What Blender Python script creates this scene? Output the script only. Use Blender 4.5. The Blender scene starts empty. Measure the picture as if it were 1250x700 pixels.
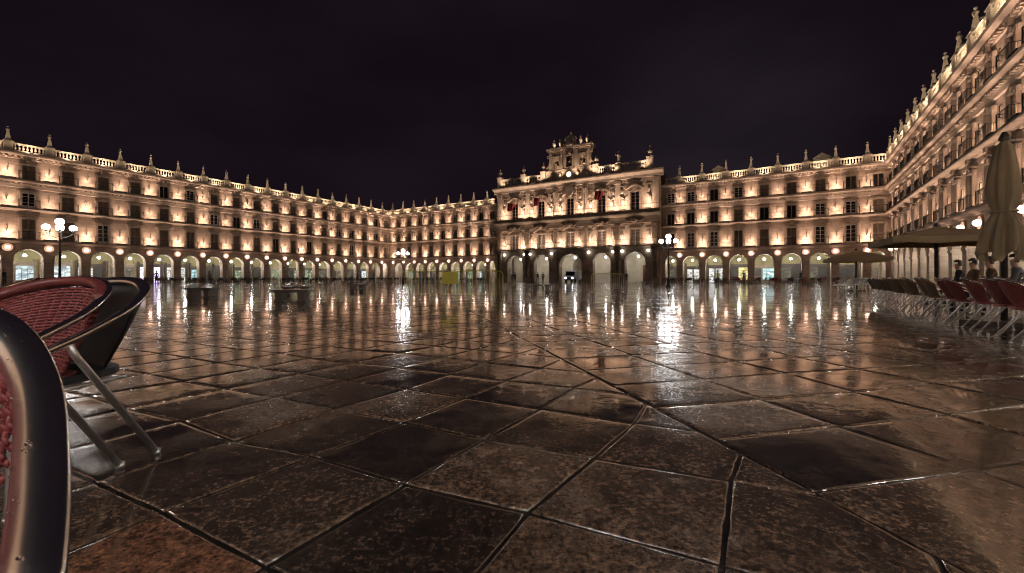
import bpy, bmesh, math, random
import numpy as np
from mathutils import Vector, Matrix
random.seed(7)
rng = np.random.default_rng(7)
R = math.radians
C = bpy.context.scene.collection
S = bpy.context.scene

# ------------------------------------------------------------------ camera, sky, exposure
HC = 0.85
F, HZ = 512.0, 339.0                       # focal length and horizon in the photograph's pixels
cam = bpy.data.cameras.new('camera'); camo = bpy.data.objects.new('camera', cam); C.objects.link(camo)
cam.sensor_width = 36; cam.lens = F / 1250 * 36; cam.shift_y = -(350 - HZ) / 1250
cam.clip_start = 0.05; cam.clip_end = 1000
camo.location = (0, 0, HC); camo.rotation_euler = (R(90), 0, 0)
S.camera = camo

W = bpy.data.worlds.new('World'); S.world = W; W.use_nodes = True
nt = W.node_tree; nt.nodes.clear()
def wn(t): return nt.nodes.new(t)
out = wn('ShaderNodeOutputWorld'); add = wn('ShaderNodeAddShader')
bg1 = wn('ShaderNodeBackground'); bg2 = wn('ShaderNodeBackground')
sky = wn('ShaderNodeTexSky'); sky.sky_type = 'NISHITA'; sky.sun_disc = False
sky.sun_elevation = R(-8); sky.sun_rotation = R(200)
nt.links.new(sky.outputs[0], bg1.inputs[0]); bg1.inputs[1].default_value = 0.05
tc = wn('ShaderNodeTexCoord'); mp = wn('ShaderNodeMapping'); mp.inputs['Scale'].default_value = (1.2, 1.2, 3.0)
nz = wn('ShaderNodeTexNoise'); nz.inputs['Scale'].default_value = 1.6; nz.inputs['Detail'].default_value = 5
rp = wn('ShaderNodeValToRGB')
rp.color_ramp.elements[0].position = 0.38; rp.color_ramp.elements[0].color = (0.0047, 0.0029, 0.0047, 1)
rp.color_ramp.elements[1].position = 0.75; rp.color_ramp.elements[1].color = (0.0082, 0.0050, 0.0076, 1)
nt.links.new(tc.outputs['Generated'], mp.inputs[0]); nt.links.new(mp.outputs[0], nz.inputs['Vector'])
nt.links.new(nz.outputs['Fac'], rp.inputs[0]); nt.links.new(rp.outputs[0], bg2.inputs[0])
bg2.inputs[1].default_value = 1.0
# a streak of low cloud lit from the town below, right of the town hall
dv = wn('ShaderNodeVectorMath'); dv.operation = 'DOT_PRODUCT'; dv.inputs[1].default_value = Vector((.42, .86, .27)).normalized()
nv = wn('ShaderNodeVectorMath'); nv.operation = 'NORMALIZE'; nt.links.new(tc.outputs['Generated'], nv.inputs[0]); nt.links.new(nv.outputs[0], dv.inputs[0])
gm = wn('ShaderNodeMapRange'); gm.interpolation_type = 'SMOOTHSTEP'; gm.inputs[1].default_value = .955; gm.inputs[2].default_value = 1.0; nt.links.new(dv.outputs['Value'], gm.inputs[0])
gx = wn('ShaderNodeMath'); gx.operation = 'MULTIPLY'; nt.links.new(gm.outputs[0], gx.inputs[0]); nt.links.new(nz.outputs['Fac'], gx.inputs[1])
bg3 = wn('ShaderNodeBackground'); bg3.inputs[0].default_value = (.0085, .0075, .0090, 1); nt.links.new(gx.outputs[0], bg3.inputs[1])
add2 = wn('ShaderNodeAddShader'); nt.links.new(bg2.outputs[0], add2.inputs[0]); nt.links.new(bg3.outputs[0], add2.inputs[1]); bg2 = add2
nt.links.new(bg1.outputs[0], add.inputs[0]); nt.links.new(bg2.outputs[0], add.inputs[1])
nt.links.new(add.outputs[0], out.inputs[0])
S.view_settings.view_transform = 'Standard'; S.view_settings.look = 'None'
S.view_settings.exposure = 0.45; S.view_settings.gamma = 1; S.view_settings.use_curve_mapping = False
cy = S.cycles
cy.use_denoising = True; cy.filter_width = 1.1
try: cy.denoiser = 'OPENIMAGEDENOISE'; cy.denoising_input_passes = 'RGB_ALBEDO_NORMAL'
except Exception: pass
cy.max_bounces = 5; cy.diffuse_bounces = 2; cy.glossy_bounces = 3; cy.transmission_bounces = 2
cy.caustics_reflective = False; cy.caustics_refractive = False
cy.sample_clamp_indirect = 6; cy.sample_clamp_direct = 40; cy.use_light_tree = True

UP_S = 36.0         # ledge strip uplight, watts
UP_E = 265.0
ARC_L = 190.0
STREET_L = 80.0

# ------------------------------------------------------------------ materials
def mat(name, col, rough=0.7, metal=0.0, emit=None, estr=0.0, ior=1.45):
    m = bpy.data.materials.new(name); m.use_nodes = True
    b = m.node_tree.nodes['Principled BSDF']
    b.inputs['Base Color'].default_value = (*col, 1); b.inputs['Roughness'].default_value = rough
    b.inputs['Metallic'].default_value = metal; b.inputs['IOR'].default_value = ior
    if emit:
        b.inputs['Emission Color'].default_value = (*emit, 1); b.inputs['Emission Strength'].default_value = estr
    return m
def N(m, t, **kw):
    n = m.node_tree.nodes.new(t)
    for k, v in kw.items():
        if k in n.inputs: n.inputs[k].default_value = v
        else: setattr(n, k, v)
    return n
def L(m, a, b): m.node_tree.links.new(a, b)
def ramp(m, fac, stops):
    r = N(m, 'ShaderNodeValToRGB'); e = r.color_ramp.elements
    while len(e) > 1: e.remove(e[-1])
    e[0].position = stops[0][0]; e[0].color = (*stops[0][1], 1)
    for p, c in stops[1:]:
        x = e.new(p); x.color = (*c, 1)
    L(m, fac, r.inputs[0]); return r.outputs[0]
def noisy(name, c0, c1, scale, rough=0.7, bump=0.0, bscale=None, metal=0.0, detail=5, dist=0.02, rough2=None, coord='Object'):
    m = mat(name, c0, rough, metal); b = m.node_tree.nodes['Principled BSDF']
    t = N(m, 'ShaderNodeTexCoord'); n = N(m, 'ShaderNodeTexNoise', Scale=scale, Detail=detail)
    L(m, t.outputs[coord], n.inputs['Vector'])
    L(m, ramp(m, n.outputs['Fac'], [(0.3, c0), (0.7, c1)]), b.inputs['Base Color'])
    if rough2 is not None:
        mr = N(m, 'ShaderNodeMapRange'); L(m, n.outputs['Fac'], mr.inputs[0])
        mr.inputs[1].default_value = .3; mr.inputs[2].default_value = .7
        mr.inputs[3].default_value = rough; mr.inputs[4].default_value = rough2
        L(m, mr.outputs[0], b.inputs['Roughness'])
    if bump:
        n2 = N(m, 'ShaderNodeTexNoise', Scale=bscale or scale * 6, Detail=4); L(m, t.outputs[coord], n2.inputs['Vector'])
        bp = N(m, 'ShaderNodeBump', Strength=bump, Distance=dist); L(m, n2.outputs['Fac'], bp.inputs['Height'])
        L(m, bp.outputs[0], b.inputs['Normal'])
    return m
def ashlar(name, c0, c1, joint):
    m = mat(name, c0, 0.8); b = m.node_tree.nodes['Principled BSDF']
    t = N(m, 'ShaderNodeTexCoord'); sx = N(m, 'ShaderNodeSeparateXYZ'); L(m, t.outputs['Object'], sx.inputs[0])
    ad = N(m, 'ShaderNodeMath', operation='ADD'); L(m, sx.outputs[0], ad.inputs[0]); L(m, sx.outputs[1], ad.inputs[1])
    cx = N(m, 'ShaderNodeCombineXYZ'); L(m, ad.outputs[0], cx.inputs[0]); L(m, sx.outputs[2], cx.inputs[1])
    br = N(m, 'ShaderNodeTexBrick', Scale=1.0); br.inputs['Brick Width'].default_value = .85; br.inputs['Row Height'].default_value = .42
    br.inputs['Mortar Size'].default_value = .012; br.inputs['Color1'].default_value = (*c0, 1)
    br.inputs['Color2'].default_value = (*c1, 1); br.inputs['Mortar'].default_value = (*joint, 1)
    L(m, cx.outputs[0], br.inputs['Vector'])
    n = N(m, 'ShaderNodeTexNoise', Scale=.9, Detail=8, Roughness=.65); L(m, t.outputs['Object'], n.inputs['Vector'])
    mx = N(m, 'ShaderNodeMix', data_type='RGBA', blend_type='MULTIPLY'); mx.inputs[0].default_value = .8
    L(m, br.outputs[0], mx.inputs[6]); L(m, ramp(m, n.outputs['Fac'], [(0.32, (.45, .42, .42)), (.5, (.85, .84, .83)), (0.68, (1, 1, 1))]), mx.inputs[7])
    L(m, mx.outputs[2], b.inputs['Base Color'])
    n2 = N(m, 'ShaderNodeTexNoise', Scale=14, Detail=4); L(m, t.outputs['Object'], n2.inputs['Vector'])
    bp = N(m, 'ShaderNodeBump', Strength=.5, Distance=.03); L(m, n2.outputs['Fac'], bp.inputs['Height']); L(m, bp.outputs[0], b.inputs['Normal'])
    return m
M = {}
M['stone'] = ashlar('golden_sandstone', (.45, .345, .265), (.38, .285, .215), (.22, .16, .12))
M['trim'] = noisy('carved_sandstone', (.29, .225, .17), (.43, .335, .26), 1.3, .8, .5, 12, dist=.03)
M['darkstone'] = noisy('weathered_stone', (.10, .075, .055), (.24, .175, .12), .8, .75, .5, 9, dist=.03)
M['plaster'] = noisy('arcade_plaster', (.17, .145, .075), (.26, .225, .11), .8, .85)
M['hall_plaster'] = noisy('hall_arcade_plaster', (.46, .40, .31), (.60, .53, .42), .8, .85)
M['plaster_yellow'] = noisy('yellow_arcade_plaster', (.46, .38, .12), (.58, .48, .18), .8, .85)
M['shutter'] = noisy('shutter_wood', (.16, .12, .09), (.25, .19, .14), 3, .6)
M['wframe'] = noisy('painted_frame', (.56, .52, .47), (.64, .60, .55), 3, .5)
M['glass'] = mat('dark_window_glass', (.012, .011, .013), .08)
M['iron'] = mat('black_iron', (.018, .016, .015), .45, .6)
M['roof'] = noisy('roof_tile', (.035, .022, .016), (.06, .035, .025), 4, .8)
M['alu'] = noisy('brushed_aluminium', (.62, .61, .60), (.72, .71, .70), 30, .32, .06, 90, 1.0, dist=.002, rough2=.52)
M['polished'] = mat('polished_aluminium', (.74, .72, .69), .23, 1.0)
M['granite'] = noisy('bench_granite', (.07, .06, .055), (.12, .10, .09), 30, .35)
M['yellow'] = noisy('yellow_paint', (.48, .45, .04), (.40, .38, .04), 6, .45)
M['canvas'] = noisy('olive_canvas', (.36, .29, .18), (.44, .35, .23), 2.5, .85, .3, 25)
M['canvas2'] = noisy('beige_canvas', (.30, .235, .15), (.38, .30, .195), 4, .85, .3, 25)
for mm in (M['canvas'], M['canvas2']):         # thin cloth lets some lamp light through
    tr = N(mm, 'ShaderNodeBsdfTranslucent'); tr.inputs[0].default_value = (.45, .34, .19, 1); mxs = N(mm, 'ShaderNodeMixShader'); mxs.inputs[0].default_value = .35
    ou = [n_ for n_ in mm.node_tree.nodes if n_.type == 'OUTPUT_MATERIAL'][0]; pb = mm.node_tree.nodes['Principled BSDF']
    L(mm, pb.outputs[0], mxs.inputs[1]); L(mm, tr.outputs[0], mxs.inputs[2]); L(mm, mxs.outputs[0], ou.inputs[0])
M['black'] = noisy('black_mesh_fabric', (.007, .007, .009), (.012, .012, .015), 60, .55, .4, 400, dist=.002)
M['seatdark'] = noisy('dark_chair', (.03, .022, .018), (.06, .04, .03), 5, .5)
M['van'] = mat('grey_van_paint', (.30, .32, .36), .3, .2)
M['rubber'] = mat('rubber', (.02, .02, .02), .8)
M['bulb'] = mat('lit_globe', (.9, .9, .9), .4, 0, (1, .97, .90), ARC_L)
M['street'] = mat('lit_street_globe', (.9, .9, .9), .4, 0, (1, .98, .94), STREET_L)
M['medal'] = mat('lit_wall_lamp', (.9, .8, .7), .4, 0, (1, .66, .50), 9.0)  # glow of the floodlit medallions, put into an added emissive ball
M['headlight'] = mat('lit_headlight', (.9, .9, .9), .3, 0, (.95, .97, 1), 14.0)
M['clock'] = mat('lit_clock_face', (.9, .85, .7), .4, 0, (1, .88, .62), 1.6)
M['redcloth'] = noisy('red_cloth', (.20, .014, .014), (.15, .010, .012), 5, .8)
M['skin'] = mat('skin', (.42, .26, .19), .55)
M['hair'] = mat('hair', (.03, .02, .015), .6)
M['drop'] = mat('water_drop', (.9, .9, .9), .03, 0, ior=1.33)
M['drop'].node_tree.nodes['Principled BSDF'].inputs['Transmission Weight'].default_value = 1.0
for k, c in dict(coat_dark=(.025, .025, .03), coat_brown=(.10, .06, .035), coat_olive=(.38, .38, .05), coat_grey=(.10, .10, .11),
                 coat_blue=(.04, .06, .12), trouser=(.03, .03, .04), coat_red=(.2, .03, .03), shoe=(.02, .018, .016)).items():
    M[k] = noisy(k, c, tuple(x * 1.4 for x in c), 8, .85)
def wicker(name, c0, c1):
    m = noisy(name, c0, c1, 40, .42, .4, 160, dist=.002); return m
M['red'] = wicker('burgundy_wicker', (.16, .032, .032), (.23, .050, .048))
M['brown'] = wicker('brown_wicker', (.13, .085, .045), (.20, .135, .075))
M['redpvc'] = noisy('burgundy_wrap', (.115, .027, .026), (.16, .040, .037), 25, .38, .3, 60, dist=.002)
def shop(name, cols, strength, sc=2.8):
    m = mat(name, (.05, .05, .05), .15); b = m.node_tree.nodes['Principled BSDF']
    t = N(m, 'ShaderNodeTexCoord'); v = N(m, 'ShaderNodeTexVoronoi', Scale=sc, distance='CHEBYCHEV')
    mpn = N(m, 'ShaderNodeMapping'); mpn.inputs['Scale'].default_value = (1, 1, 1.8)
    L(m, t.outputs['Object'], mpn.inputs[0]); L(m, mpn.outputs[0], v.inputs['Vector'])
    sp = N(m, 'ShaderNodeSeparateXYZ'); L(m, v.outputs['Color'], sp.inputs[0])
    L(m, ramp(m, sp.outputs[0], [(i / (len(cols) - 1), c) for i, c in enumerate(cols)]), b.inputs['Emission Color'])
    b.inputs['Emission Strength'].default_value = strength; return m
SH = {}
SH['white'] = shop('lit_shop_white', [(.10, .10, .09), (.75, .75, .70), (.25, .23, .20), (1, 1, .95)], 0.94)
SH['cool'] = shop('lit_shop_cool', [(.10, .13, .15), (.60, .75, .80), (.2, .25, .25), (.9, 1, 1)], 1.06)
SH['warm'] = shop('lit_shop_warm', [(.12, .08, .03), (.8, .6, .25), (.2, .13, .06), (1, .85, .5)], 0.62)
SH['dim'] = shop('lit_shop_dim', [(.02, .02, .015), (.14, .13, .07), (.04, .035, .03), (.3, .28, .2)], 0.62)
SH['green'] = shop('lit_shop_green', [(.03, .05, .03), (.35, .42, .25), (.06, .1, .06), (.6, .75, .5)], 0.69)
SH['violet'] = shop('lit_shop_violet', [(.45, .30, .75), (.75, .60, 1), (.9, .8, 1), (.5, .3, .9)], 1.88, 1.5)
SH['teal'] = shop('lit_shop_teal', [(.08, .22, .24), (.5, .8, .8), (.15, .4, .42), (.9, 1, 1)], 0.94)
SH['yellow'] = shop('lit_shop_yellow', [(.5, .35, .08), (1, .85, .35), (.3, .2, .05), (1, .95, .7)], 1.00)
SH['dark'] = shop('unlit_shop', [(.006, .006, .006), (.03, .028, .022), (.012, .01, .01), (.06, .055, .04)], 0.5)  # dark panes given a faint glow of their own

def paving():
    m = mat('wet_paving', (.1, .08, .07), .2); b = m.node_tree.nodes['Principled BSDF']
    t = N(m, 'ShaderNodeTexCoord'); o = t.outputs['Object']
    at = N(m, 'ShaderNodeAttribute', attribute_name='tone')
    sp = N(m, 'ShaderNodeTexNoise', Scale=42, Detail=9, Roughness=.82); L(m, o, sp.inputs['Vector'])
    md = N(m, 'ShaderNodeTexNoise', Scale=9, Detail=6, Roughness=.65); L(m, o, md.inputs['Vector'])
    lg = N(m, 'ShaderNodeTexNoise', Scale=.9, Detail=5, Roughness=.55); L(m, o, lg.inputs['Vector'])
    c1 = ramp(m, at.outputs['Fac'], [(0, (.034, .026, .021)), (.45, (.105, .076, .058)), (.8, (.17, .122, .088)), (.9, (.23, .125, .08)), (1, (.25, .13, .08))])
    c2 = ramp(m, sp.outputs['Fac'], [(.38, (.16, .15, .15)), (.47, (.62, .60, .58)), (.53, (1.0, .98, .95)), (.60, (2.3, 2.1, 1.9))])
    c3 = ramp(m, md.outputs['Fac'], [(.35, (.45, .43, .42)), (.6, (1.15, 1.12, 1.1))])
    a = N(m, 'ShaderNodeMix', data_type='RGBA', blend_type='MULTIPLY'); a.inputs[0].default_value = 1; L(m, c1, a.inputs[6]); L(m, c2, a.inputs[7])
    a2 = N(m, 'ShaderNodeMix', data_type='RGBA', blend_type='MULTIPLY'); a2.inputs[0].default_value = 1; L(m, a.outputs[2], a2.inputs[6]); L(m, c3, a2.inputs[7])
    L(m, a2.outputs[2], b.inputs['Base Color'])
    # water film: pools where the large noise is low, drained rough stone where it is high
    wet = N(m, 'ShaderNodeMapRange', interpolation_type='SMOOTHSTEP'); L(m, lg.outputs['Fac'], wet.inputs[0])
    wet.inputs[1].default_value = .40; wet.inputs[2].default_value = .60
    wet.inputs[3].default_value = 0; wet.inputs[4].default_value = 1
    rg = N(m, 'ShaderNodeMapRange'); L(m, md.outputs['Fac'], rg.inputs[0]); rg.inputs[1].default_value = .3; rg.inputs[2].default_value = .7
    rg.inputs[3].default_value = .17; rg.inputs[4].default_value = .34
    mixr = N(m, 'ShaderNodeMix', data_type='FLOAT'); L(m, wet.outputs[0], mixr.inputs[0]); mixr.inputs[2].default_value = .10; L(m, rg.outputs[0], mixr.inputs[3])
    L(m, mixr.outputs[0], b.inputs['Roughness'])
    b.inputs['IOR'].default_value = 1.62
    b.inputs['Coat IOR'].default_value = 1.33; b.inputs['Coat Roughness'].default_value = .03
    cw = N(m, 'ShaderNodeMapRange'); L(m, wet.outputs[0], cw.inputs[0]); cw.inputs[3].default_value = 1.0; cw.inputs[4].default_value = .45
    L(m, cw.outputs[0], b.inputs['Coat Weight'])
    bs = N(m, 'ShaderNodeMapRange'); L(m, wet.outputs[0], bs.inputs[0]); bs.inputs[3].default_value = .03; bs.inputs[4].default_value = .38
    hf = N(m, 'ShaderNodeTexNoise', Scale=55, Detail=5, Roughness=.7); L(m, o, hf.inputs['Vector'])
    b1 = N(m, 'ShaderNodeBump', Distance=.006); L(m, bs.outputs[0], b1.inputs['Strength']); L(m, hf.outputs['Fac'], b1.inputs['Height'])
    rf = N(m, 'ShaderNodeTexNoise', Scale=4.5, Detail=3, Roughness=.6); L(m, o, rf.inputs['Vector'])
    b2 = N(m, 'ShaderNodeBump', Strength=.09, Distance=.02); L(m, rf.outputs['Fac'], b2.inputs['Height']); L(m, b1.outputs[0], b2.inputs['Normal'])
    L(m, b2.outputs[0], b.inputs['Normal'])
    b3 = N(m, 'ShaderNodeBump', Strength=.10, Distance=.02); L(m, rf.outputs['Fac'], b3.inputs['Height']); L(m, b3.outputs[0], b.inputs['Coat Normal'])
    return m
M['paving'] = paving()
M['grout'] = noisy('wet_joint', (.012, .010, .009), (.03, .024, .02), 6, .04, .25, 9, dist=.01, rough2=.30)

# ------------------------------------------------------------------ mesh helpers
def cr(pts, n=6):
    P = [Vector(p) for p in pts]; o = []
    for i in range(len(P) - 1):
        p0, p1, p2, p3 = P[max(i - 1, 0)], P[i], P[i + 1], P[min(i + 2, len(P) - 1)]
        for k in range(n):
            t = k / n; o.append(.5 * ((2 * p1) + (p2 - p0) * t + (2 * p0 - 5 * p1 + 4 * p2 - p3) * t * t + (3 * p1 - p0 - 3 * p2 + p3) * t ** 3))
    o.append(P[-1]); return o
class MB:
    def __init__(s): s.v = []; s.f = []
    def quad(s, a, b, c, d):
        n = len(s.v); s.v += [a, b, c, d]; s.f.append((n, n + 1, n + 2, n + 3)); return s
    def poly(s, pts):
        n = len(s.v); s.v += list(pts); s.f.append(tuple(range(n, n + len(pts)))); return s
    def box(s, x0, x1, y0, y1, z0, z1):
        n = len(s.v)
        s.v += [(x0, y0, z0), (x1, y0, z0), (x1, y1, z0), (x0, y1, z0), (x0, y0, z1), (x1, y0, z1), (x1, y1, z1), (x0, y1, z1)]
        s.f += [tuple(n + i for i in q) for q in ((0, 3, 2, 1), (4, 5, 6, 7), (0, 1, 5, 4), (1, 2, 6, 5), (2, 3, 7, 6), (3, 0, 4, 7))]; return s
    def prism_x(s, prof, x0, x1):            # prof: (y, z) outline, counter-clockwise seen from -x ... closed with caps
        n = len(s.v); k = len(prof)
        s.v += [(x0, y, z) for y, z in prof] + [(x1, y, z) for y, z in prof]
        for i in range(k): j = (i + 1) % k; s.f.append((n + i, n + j, n + k + j, n + k + i))
        s.f.append(tuple(n + i for i in reversed(range(k)))); s.f.append(tuple(n + k + i for i in range(k))); return s
    def prism_y(s, prof, y0, y1):            # prof: (x, z) outline
        n = len(s.v); k = len(prof)
        s.v += [(x, y0, z) for x, z in prof] + [(x, y1, z) for x, z in prof]
        for i in range(k): j = (i + 1) % k; s.f.append((n + j, n + i, n + k + i, n + k + j))
        s.f.append(tuple(n + i for i in range(k))); s.f.append(tuple(n + k + i for i in reversed(range(k)))); return s
    def lathe(s, cx, cy, prof, seg=10, z0=0.0):
        n = len(s.v); k = len(prof)
        for r, z in prof:
            for i in range(seg):
                a = 2 * math.pi * i / seg; s.v.append((cx + r * math.cos(a), cy + r * math.sin(a), z0 + z))
        for j in range(k - 1):
            for i in range(seg):
                i2 = (i + 1) % seg
                s.f.append((n + j * seg + i, n + j * seg + i2, n + (j + 1) * seg + i2, n + (j + 1) * seg + i))
        s.f.append(tuple(n + i for i in reversed(range(seg)))); s.f.append(tuple(n + (k - 1) * seg + i for i in range(seg))); return s
    def ball(s, cx, cy, cz, r, seg=12, rings=7, sz=1.0):
        return s.lathe(cx, cy, [(max(r * math.sin(math.pi * j / rings), r * .02), -r * sz * math.cos(math.pi * j / rings)) for j in range(rings + 1)], seg, cz)
    def tube(s, pts, rad, seg=8, flat=None, up=(0, 0, 1), closed=False, bank=0.0):
        # rad: number or list; flat: list of (a, b) half-axes along side / normal instead of rad
        P = [Vector(p) for p in pts]; k = len(P); n = len(s.v); up = Vector(up); prev = None
        for i, p in enumerate(P):
            if closed: t = P[(i + 1) % k] - P[i - 1]
            else: t = P[min(i + 1, k - 1)] - P[max(i - 1, 0)]
            t.normalize()
            if prev is None:
                a = t.cross(up)
                if a.length < 1e-4: a = t.cross(Vector((1, 0, 0)))
            else: a = prev - t * prev.dot(t)
            if flat is not None:
                a2 = t.cross(up)
                if a2.length > .15: a = a2 if (prev is None or a2.dot(prev) > 0) else -a2
            a.normalize(); prev = a; b = a.cross(t)
            if bank: a, b = a * math.cos(bank) + b * math.sin(bank), b * math.cos(bank) - a * math.sin(bank)
            ra, rb = flat[i] if flat is not None else ((rad[i],) * 2 if isinstance(rad, (list, tuple)) else (rad, rad))
            for j in range(seg):
                g = 2 * math.pi * j / seg; q = p + a * (ra * math.cos(g)) + b * (rb * math.sin(g)); s.v.append(tuple(q))
        for i in range(k if closed else k - 1):
            i2 = (i + 1) % k
            for j in range(seg):
                j2 = (j + 1) % seg; s.f.append((n + i * seg + j, n + i * seg + j2, n + i2 * seg + j2, n + i2 * seg + j))
        if not closed:
            s.f.append(tuple(n + j for j in reversed(range(seg)))); s.f.append(tuple(n + (k - 1) * seg + j for j in range(seg)))
        return s
    def grid(s, rows, thick=0.0):            # rows: list of equally long point lists
        n = len(s.v); r = len(rows); c = len(rows[0])
        for row in rows: s.v += [tuple(p) for p in row]
        for i in range(r - 1):
            for j in range(c - 1): s.f.append((n + i * c + j, n + i * c + j + 1, n + (i + 1) * c + j + 1, n + (i + 1) * c + j))
        return s
    def mesh(s, name, m, smooth=False, auto=None):
        me = bpy.data.meshes.new(name); me.from_pydata([tuple(p) for p in s.v], [], s.f)
        bm = bmesh.new(); bm.from_mesh(me); bmesh.ops.recalc_face_normals(bm, faces=bm.faces); bm.to_mesh(me); bm.free()
        for x in (m if isinstance(m, (list, tuple)) else [m]): me.materials.append(x)
        if smooth: me.polygons.foreach_set('use_smooth', [True] * len(me.polygons))
        me.update(); return me
    def build(s, name, m, parent=None, smooth=False): return put(name, s.mesh(name, m, smooth), parent)
def put(name, me, parent=None, loc=(0, 0, 0), rot=None):
    o = bpy.data.objects.new(name, me); C.objects.link(o); o.location = loc
    if rot: o.rotation_euler = rot
    if parent: o.parent = parent
    return o
def tag(o, label=None, cat=None, group=None, kind=None):
    if label: o['label'] = label
    if cat: o['category'] = cat
    if group: o['group'] = group
    if kind: o['kind'] = kind
    return o
def thing(name, label, cat, loc=(0, 0, 0), rz=0.0, group=None):
    o = bpy.data.objects.new(name, None); C.objects.link(o); o.location = loc; o.rotation_euler = (0, 0, rz)
    o.empty_display_size = .2
    return tag(o, label, cat, group)
def kids(root): return [o for o in ALLKIDS.get(root.name, [])]
ALLKIDS = {}
def note(root):                              # remember a prototype's tree so that copies need no scene search
    ch = [o for o in C.objects if o.parent == root]; ALLKIDS[root.name] = ch
    for c in ch: note(c)
    return root
def dup(o, loc=None, rz=None, label=None, parent=None, swap=None):
    c = o.copy(); C.objects.link(c)
    if parent: c.parent = parent
    if loc is not None: c.location = loc
    if rz is not None: c.rotation_euler = (0, 0, rz)
    if label: c['label'] = label
    if swap and c.data and c.data.name in swap: c.data = swap[c.data.name]
    for ch in kids(o): dup(ch, parent=c, swap=swap)
    return c
def at(u, v=None, z=0.0, Y=None):            # a pixel of the photograph and a height, or a depth -> a point in the plaza
    if Y is None: Y = (HC - z) * F / (v - HZ)
    return Vector(((u - 625) / F * Y, Y, z))
ORD = ['first', 'second', 'third', 'fourth', 'fifth', 'sixth', 'seventh', 'eighth', 'ninth', 'tenth', 'eleventh', 'twelfth', 'thirteenth',
       'fourteenth', 'fifteenth', 'sixteenth', 'seventeenth', 'eighteenth', 'nineteenth', 'twentieth', 'twenty-first', 'twenty-second', 'twenty-third', 'twenty-fourth']

# ------------------------------------------------------------------ plan of the plaza
N0 = Vector((-27.9, 95.1)); N3 = Vector((45.9, 50.9))
A_NORTH = math.atan2((N3 - N0).y, (N3 - N0).x); A_LEFT = R(59.88); A_RIGHT = R(-124.1)
def plan(org, ang, x, y):
    c, s_ = math.cos(ang), math.sin(ang); return Vector((org[0] + x * c - y * s_, org[1] + x * s_ + y * c))
LEN_LEFT = 65.6
O_LEFT = N0 - Vector((math.cos(A_LEFT), math.sin(A_LEFT))) * LEN_LEFT

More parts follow.
